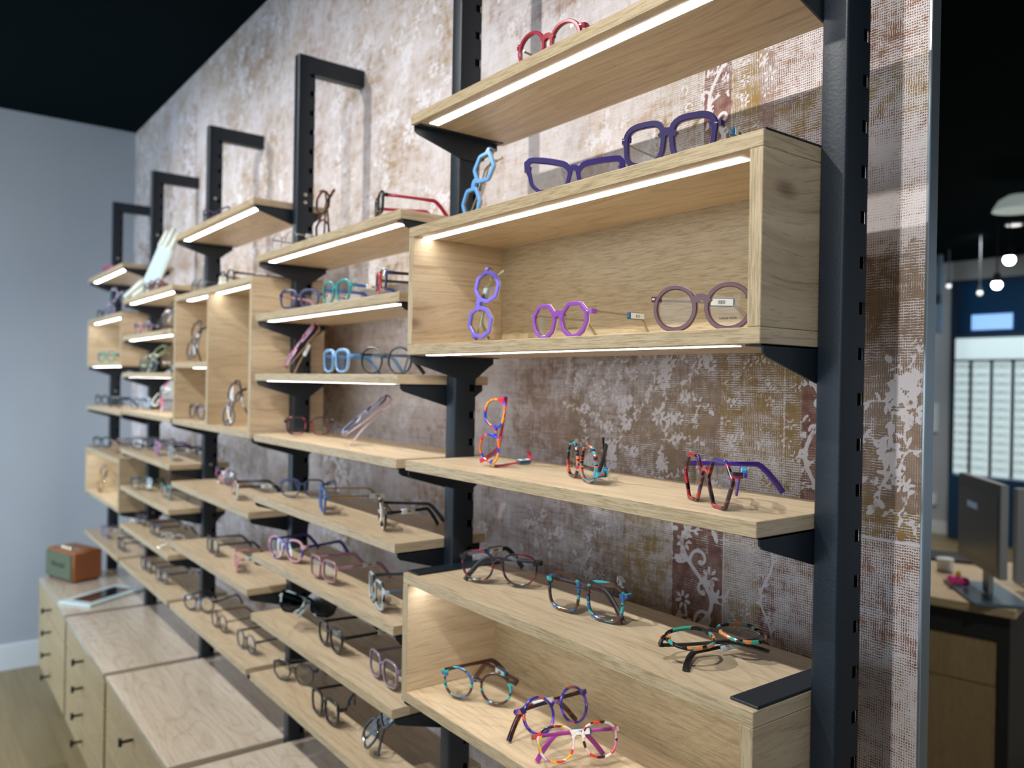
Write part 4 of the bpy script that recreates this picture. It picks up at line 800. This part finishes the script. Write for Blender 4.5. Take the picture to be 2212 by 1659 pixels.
eyeglasses('light blue topped glasses with fading clear rims beside the round black glasses', (-1.1019, 0.0400, -0.0338, 0, 0, 0, 0), kind='square', front='6a9cd0', back='a8c4e0', brow=1.3, temple='4a88c8', lens=BLUELENS, room=(-1.478, -0.758, 0.194))
eyeglasses('large round black glasses on the eye-level shelf of the second bay', (-0.8940, 0.0485, -0.0338, 23, 0, 0, 0), kind='round', w=0.050, h=0.048, rim=0.0030, front='16140f', temple='16140f', tagc='white', tagside=1, tags=.25, fold=(40,45), room=(-1.478, -0.758, 0.194))
eyeglasses('half-rim black and red glasses with a white tag, left of the slanting pair', (-1.3759, 0.0858, -0.1841, 68, 0, 0, 0), kind='square', front=multi('1c1c20','8c2434','2a2a30', scale=60.0), brow=1.3, rim=0.003, temple='b82840', tagc='white', tagside=1, tags=.3, s=0.90, room=(-1.478, -0.758, 0.194))
eyeglasses('blue-grey glasses leaning at a steep slant above a fallen lilac temple', (-1.0432, 0.0800, -0.1841, 53, 0, -40.3, -72), kind='cat', h=0.036, front=multi('4a5478','707aa0','98a0c8', scale=60.0), temple='c8b0b4', fold=(84,80), room=(-1.478, -0.758, 0.194))
eyeglasses('glasses with bright light-blue brow, left of the gold-templed pair', (-1.4029, 0.0832, -0.3349, 49, 0, 0, 0), kind='square', front='3a4a70', rim=0.003, temple='4a78b8', brow=1.3, tagc='teal', tagside=1, tags=.2, s=0.90, room=(-1.478, -0.758, 0.194))
eyeglasses('blue glasses with gold temples and long white tag, beside the light-blue browed pair', (-1.1486, 0.0829, -0.3349, -19, 0, 0, 0), kind='square', front='3e6cb0', rim=0.003, temple='b08c50', tstyle='metal', tagc='white', tagside=1, tags=.7, s=1.08, room=(-1.478, -0.758, 0.194))
eyeglasses('black and white spotted glasses facing left at the end of a second-bay shelf', (-0.9077, 0.0525, -0.3349, -22, 0, 0, 0), kind='square', front=multi('121214','e8e8e8','16161a','1a1a1c', scale=60.0), temple='18202c', tagc='white', tagside=1, tags=.3, fold=(10,30), s=1.00, room=(-1.478, -0.758, 0.194))
eyeglasses('pink and violet thick glasses, left of the rose rectangular pair', (-1.3477, 0.0551, -0.4817, 15, 0, 0, 0), kind='panto', front=multi('c890a8','3830a0','b07898','d0a8b8', scale=45.0), temple='3a3290', s=1.08, room=(-1.478, -0.758, 0.194))
eyeglasses('rose rimmed rectangular glasses with pink temples and white tag', (-1.1186, 0.0258, -0.4817, 2, 0, 0, 0), kind='rect', h=0.040, rim=0.0026, front='a87880', temple='c090b4', brow=1.3, tagc='white', tagside=1, tags=.5, s=1.01, room=(-1.478, -0.758, 0.194))
eyeglasses('ice blue and black rectangular glasses partly behind the lowest sharp box', (-0.8901, 0.0458, -0.4817, -16, 0, 0, 0), kind='rect', h=0.042, front=multi('a8bcc8','20262c','b8ccd8', scale=50.0), temple='5a7088', s=1.08, room=(-1.478, -0.758, 0.194))
eyeglasses('black and white sunglasses with dark lenses above the octagonal pair', (-1.2487, 0.0232, -0.6298, 48, -24, 6, 0), kind='cat', w=0.055, h=0.042, rim=0.0046, front=multi('101214','a8b8bc','16181c', scale=40.0), temple='a0b0b0', lens=SUN, fold=(40,60), room=(-1.478, -0.758, 0.194))
eyeglasses('black glasses with broad black temples and white tag, second bay', (-1.1119, 0.0439, -0.6298, -2, 0, 0, 0), kind='panto', w=0.046, h=0.040, rim=0.0042, front='101012', temple='0c0c0e', tagc='white', tagside=1, tags=.6, s=1.08, room=(-1.478, -0.758, 0.194))
eyeglasses('lilac grey glasses cut off by the side of the lowest sharp box', (-0.8741, 0.0630, -0.6298, -4, 0, 0, 0), kind='square', rim=0.003, front='8c7c94', temple='a890a0', s=1.06, room=(-1.478, -0.758, 0.194))
eyeglasses('dark grey octagonal glasses at the left on the lowest second-bay shelf', (-1.3538, 0.0601, -0.7804, 26, 0, 0, 0), kind='octagon', w=0.050, h=0.044, rim=0.0026, front='4a4a50', temple='4a4a50', tagc='white', tagside=1, tags=.3, fold=(50,30), s=1.00, room=(-1.478, -0.758, 0.194))
eyeglasses('glossy black glasses with a blue tag in the middle of the lowest second-bay shelf', (-1.1141, 0.0330, -0.7804, 1, 0, 0, 0), kind='square', rim=0.0042, front='101216', temple='14161a', tagc='blue', tagside=1, tags=.35, fold=(5,50), s=1.08, room=(-1.478, -0.758, 0.194))
eyeglasses('folded black glasses tilted on end on the lowest second-bay shelf, nearest the bottom edge', (-0.8848, 0.0450, -0.7804, 25, 0, -47.3, -35), kind='square', rim=0.0042, front='0e1012', temple='0e1014', tagc='teal', tagside=1, tags=.4, fold=(84,78), room=(-1.478, -0.758, 0.194))
eyeglasses('dark violet glasses on the highest lit shelf of the third bay', (-1.9675, 0.0513, 0.4111, 20, 0, 0, 0), kind='cat', front='322848', temple='2a2440', room=(-2.234, -1.513, 0.194))
eyeglasses('dark round glasses on top of the three-compartment box', (-1.8625, 0.0462, 0.2142, 2, 0, 0, 0), kind='round', rim=.0032, front='1c1e22', temple='20242a', tagc='white', tagside=1, tags=.5, room=(-2.234, -1.513, 0.194))
eyeglasses('thin silver glasses at the left end on top of the three-compartment box', (-2.1511, 0.0473, 0.2142, 4, 0, 0, 0), kind='round', rim=.002, front='6a7880', temple='6a7880', tstyle='metal', room=(-2.234, -1.513, 0.194))
eyeglasses('dark speckled glasses stood on end in the upper left compartment of the tall box', (-2.1341, 0.0350, 0.0002, 20, 0, -67.9, 0), kind='panto', rim=.0032, front='3a3238', temple='3a3238', fold=(84,80), tagc='white', tagside=1, room=(-2.216, -1.885, 0.185))
eyeglasses('small dark violet glasses in the lower left compartment of the tall box', (-2.1097, 0.0384, -0.1810, 6, 0, 0, 0), kind='round', rim=.003, front='40344a', temple='40344a', room=(-2.216, -1.885, 0.185))
eyeglasses('dark glasses stood on end in the tallest compartment of the tall box', (-1.7620, 0.0350, -0.1810, 20, 0, -69, 0), kind='panto', w=.05, h=.046, rim=.0032, front='34283a', temple='34283a', fold=(84,60), tagc='white', tagside=1, room=(-1.865, -1.531, 0.185))
eyeglasses('white, navy and pink patterned glasses just below the tall box', (-2.0684, 0.1113, -0.3842, 4, 0, 0, 0), kind='cat', rim=.0048, front=multi('28286a','e8e8ee','28286a','e06070','f0f0f0', scale=50.0), temple='2a2a50', fold=(80,76), room=(-2.234, -1.513, 0.194))
eyeglasses('white and black glasses with a red corner, just below the tall box', (-1.7631, 0.0638, -0.3842, -11, 0, 0, 0), kind='square', front=multi('dcdcd4','16161a','d83a28', scale=45.0), temple='22201e', tagc='white', tagside=1, tags=.5, room=(-2.234, -1.513, 0.194))
eyeglasses('dark grey glasses with long temples, left of the pink tagged pair in the third bay', (-1.9631, 0.0493, -0.5787, -2, 0, 0, 0), kind='square', rim=.003, front='343c50', temple='3a3c40', room=(-2.234, -1.513, 0.194))
eyeglasses('pale pink glasses with a white tag in the third bay', (-1.7385, 0.0512, -0.5787, -15, 0, 0, 0), kind='panto', front='e0a0a4', temple='e0a0a8', tagc='white', tagside=1, tags=.2, fold=(0,20), room=(-2.234, -1.513, 0.194))
eyeglasses('midnight blue round glasses with a light blue highlight, lowest shelf of the third bay', (-2.0776, 0.0519, -0.7788, 30, 0, 0, 0), kind='round', front=multi('1c2440','3a80c8','1c2440','20284a', scale=40.0), temple='1c2036', room=(-2.234, -1.513, 0.194))
eyeglasses('brownish pink wire glasses with white tag, middle of the lowest third-bay shelf', (-1.8638, 0.0407, -0.7788, 3, 0, 0, 0), kind='round', rim=.0022, front='6e4a50', temple='80604a', tstyle='metal', tagc='white', tagside=1, tags=.6, room=(-2.234, -1.513, 0.194))
eyeglasses('grey round glasses with white tag at the front end of the lowest third-bay shelf', (-1.6375, 0.0420, -0.7788, 4, 0, 0, 0), kind='round', rim=.0026, front='50586a', temple='58606c', tagc='white', tagside=1, tags=.55, room=(-2.234, -1.513, 0.194))
eyeglasses('tiny red-brown glasses right of the hand-shaped display', (-2.6469, 0.0329, 0.2570, 5, 0, 0, 0), kind='panto', front='7a2a24', temple='7a2a24', fold=(70,70), room=(-2.990, -2.269, 0.194))
eyeglasses('dark brown glasses behind the red-brown pair, near the hand-shaped display', (-2.7555, 0.1119, 0.2570, 12, 0, 0, 0), kind='panto', rim=.0036, front='2e2630', temple='6a4430', tagc='white', tagside=1, tags=.3, room=(-2.990, -2.269, 0.194))
eyeglasses('violet and coral glasses on the lit shelf under the hand-shaped display', (-2.8713, 0.0446, 0.1120, 17, 0, 0, 0), kind='square', front=multi('5a4a80','c88880','46507c', scale=50.0), temple='38406c', room=(-2.990, -2.269, 0.194))
eyeglasses('dark glasses propped at a slant beside the violet and coral pair', (-2.6207, 0.0700, 0.1120, 53, 0, -55.5, -50), kind='rect', h=.034, front='283040', fold=(84,80), tagc='white', tagside=1, room=(-2.990, -2.269, 0.194))
eyeglasses('pale green glasses leaning over a grey pair in the fourth bay', (-2.8815, 0.0900, -0.0330, 53, 0, -38, -40), kind='panto', rim=.004, front='a8b890', fold=(84,80), temple='a8b890', room=(-2.990, -2.269, 0.194))
eyeglasses('dark grey thick glasses behind the leaning pale green pair', (-2.7707, 0.0841, -0.0330, 16, 0, 0, 0), kind='panto', rim=.0042, front='3a4448', temple='3a4448', tagc='white', tagside=1, tags=.2, room=(-2.990, -2.269, 0.194))
eyeglasses('grey blue glasses left of the pink leaning pair in the fourth bay', (-2.9141, 0.0645, -0.1790, 26, 0, 0, 0), kind='square', rim=.0032, front='5a6878', temple='5a6878', tagc='white', tagside=1, tags=.2, room=(-2.990, -2.269, 0.194))
eyeglasses('cream and hot pink glasses leaning at the right end of a fourth-bay shelf', (-2.6859, 0.0800, -0.1790, 53, 0, -51.1, -40), kind='panto', front=multi('e0e0d0','e04a90','d8d8c8','708090', scale=50.0), fold=(84,80), room=(-2.990, -2.269, 0.194))
eyeglasses('black glasses at the left of the lilac pair in the fourth bay', (-2.9298, 0.1018, -0.3349, 46, 0, 0, 0), kind='square', front='22262a', temple='1a1c20', tagc='teal', tagside=1, tags=.2, room=(-2.990, -2.269, 0.194))
eyeglasses('lilac purple glasses between black and tagged pairs, fourth bay', (-2.6395, 0.0668, -0.3349, -7, 0, 0, 0), kind='square', front=multi('8a68c0','d8a0c0','a890d8', scale=50.0), temple='604a90', room=(-2.990, -2.269, 0.194))
eyeglasses('dark glasses with a long white tag at the right end, level with the lilac pair', (-2.4239, 0.0430, -0.3349, -9, 0, 0, 0), kind='rect', h=.036, front='a0b0b4', temple='1e222a', tagc='white', tagside=1, tags=.35, room=(-2.990, -2.269, 0.194))
eyeglasses('dark green browed glasses in the fourth bay', (-2.7925, 0.0329, -0.4817, 26, 0, 0, 0), kind='square', rim=.0032, front='163a30', brow=1.3, temple='163a30', fold=(30,30), room=(-2.990, -2.269, 0.194))
eyeglasses('teal and pink patterned glasses in front of the dark green pair, fourth bay', (-2.5223, 0.0538, -0.4817, 0, 0, 0, 0), kind='cat', front=multi('3a4a60','58a8a0','e8b0a8','506070', scale=50.0), temple='4a5a58', fold=(60,50), room=(-2.990, -2.269, 0.194))
eyeglasses('thin dark glasses at the far left of the second-lowest fourth-bay shelf', (-2.8895, 0.0558, -0.6310, 5, 0, 0, 0), kind='round', rim=.0022, front='4a4048', temple='5a4a50', tstyle='metal', tagc='white', tagside=1, tags=.55, room=(-2.990, -2.269, 0.194))
eyeglasses('violet-grey round glasses with white tag in the middle of the second-lowest fourth-bay shelf', (-2.6296, 0.0433, -0.6310, 3, 0, 0, 0), kind='round', rim=.0026, front='3c3a54', temple='48404a', tagc='white', tagside=1, tags=.6, room=(-2.990, -2.269, 0.194))
eyeglasses('small silver glasses lying at the right end of the second-lowest fourth-bay shelf', (-2.3474, 0.0215, -0.6310, 20, -60, 0, 0), kind='rect', h=.034, rim=.002, front='c0c8cc', temple='c0c8cc', tstyle='metal', fold=(84,78), room=(-2.990, -2.269, 0.194))
eyeglasses('grey and gold glasses with white tag on the shelf above the tablet', (-2.7246, 0.0379, -0.7780, 4, 0, 0, 0), kind='square', rim=.0030, front='4c4658', temple='a8824c', tagc='white', tagside=1, tags=.5, room=(-2.990, -2.269, 0.194))
eyeglasses('blue-grey glasses with long tagged temples, nearest pair on the shelf above the tablet', (-2.5185, 0.0419, -0.7780, 5, 0, 0, 0), kind='square', rim=.0030, front='4a5068', temple='505664', tagc='white', tagside=1, tags=.6, room=(-2.990, -2.269, 0.194))
eyeglasses('hot pink glasses on the highest lit shelf next to the end wall', (-3.5629, 0.0446, 0.4080, 8, 0, 0, 0), kind='panto', front='c83a80', temple='c83a80', room=(-3.745, -3.025, 0.194))
eyeglasses('thin dark glasses on top of the upper small box beside the end wall', (-3.6647, 0.0535, 0.2124, 15, 0, 0, 0), kind='round', rim=.0026, front='303840', temple='303840', room=(-3.745, -3.025, 0.194))
eyeglasses('grey green and lilac glasses stood on end on the upper small box', (-3.3922, 0.0350, 0.2124, 30, 0, -75.9, 0), kind='panto', front=multi('6a8890','a890c0','506068', scale=50.0), fold=(80,50), room=(-3.745, -3.025, 0.194))
eyeglasses('bright green and turquoise glasses inside the upper small box', (-3.5038, 0.0484, 0.0105, 24, 0, 0, 0), kind='panto', rim=.0045, front=multi('3aa860','2a98a8','2a6a90', scale=50.0), temple='2a88a0', room=(-3.727, -3.043, 0.185))
eyeglasses('black glasses with silver shine at the left of the shelf between the small boxes', (-3.6651, 0.0541, -0.1880, 16, 0, 0, 0), kind='round', front='2a323a', temple='2a323a', tagc='white', tagside=1, tags=.15, room=(-3.745, -3.025, 0.194))
eyeglasses('charcoal square glasses at the right of the shelf between the small boxes', (-3.3602, 0.0635, -0.1880, 15, 0, 0, 0), kind='square', front='2a2e34', temple='303238', room=(-3.745, -3.025, 0.194))
eyeglasses('round dark glasses on top of the lower small box', (-3.6696, 0.0604, -0.3830, 26, 0, 0, 0), kind='round', front='22282e', temple='22282e', tagc='white', tagside=1, tags=.3, room=(-3.745, -3.025, 0.194))
eyeglasses('sand coloured glasses on top of the lower small box', (-3.3514, 0.0437, -0.3830, -3, 0, 0, 0), kind='panto', front='b89878', temple='7a3a20', room=(-3.745, -3.025, 0.194))
eyeglasses('brown glasses with an amber tip stood on end inside the lower small box', (-3.5457, 0.0350, -0.5795, 20, 0, -70.3, 0), kind='octagon', front=multi('4a3a34','c89838','3a2c28', scale=40.0), fold=(84,40), room=(-3.727, -3.043, 0.185))
eyeglasses('lilac grey glasses on the lowest shelf beside the end wall', (-3.4914, 0.0365, -0.7770, 3, 0, 0, 0), kind='square', front='8a80a8', temple='7a708c', tagc='white', tagside=1, tags=.2, room=(-3.745, -3.025, 0.194))
eyeglasses('dark brown glasses with tag on the lowest shelf beside the end wall, above the speaker', (-3.1604, 0.0378, -0.7770, 1, 0, 0, 0), kind='square', rim=.0032, front='4a3a3c', temple='4a4a50', tagc='white', tagside=1, tags=.6, room=(-3.745, -3.025, 0.194))
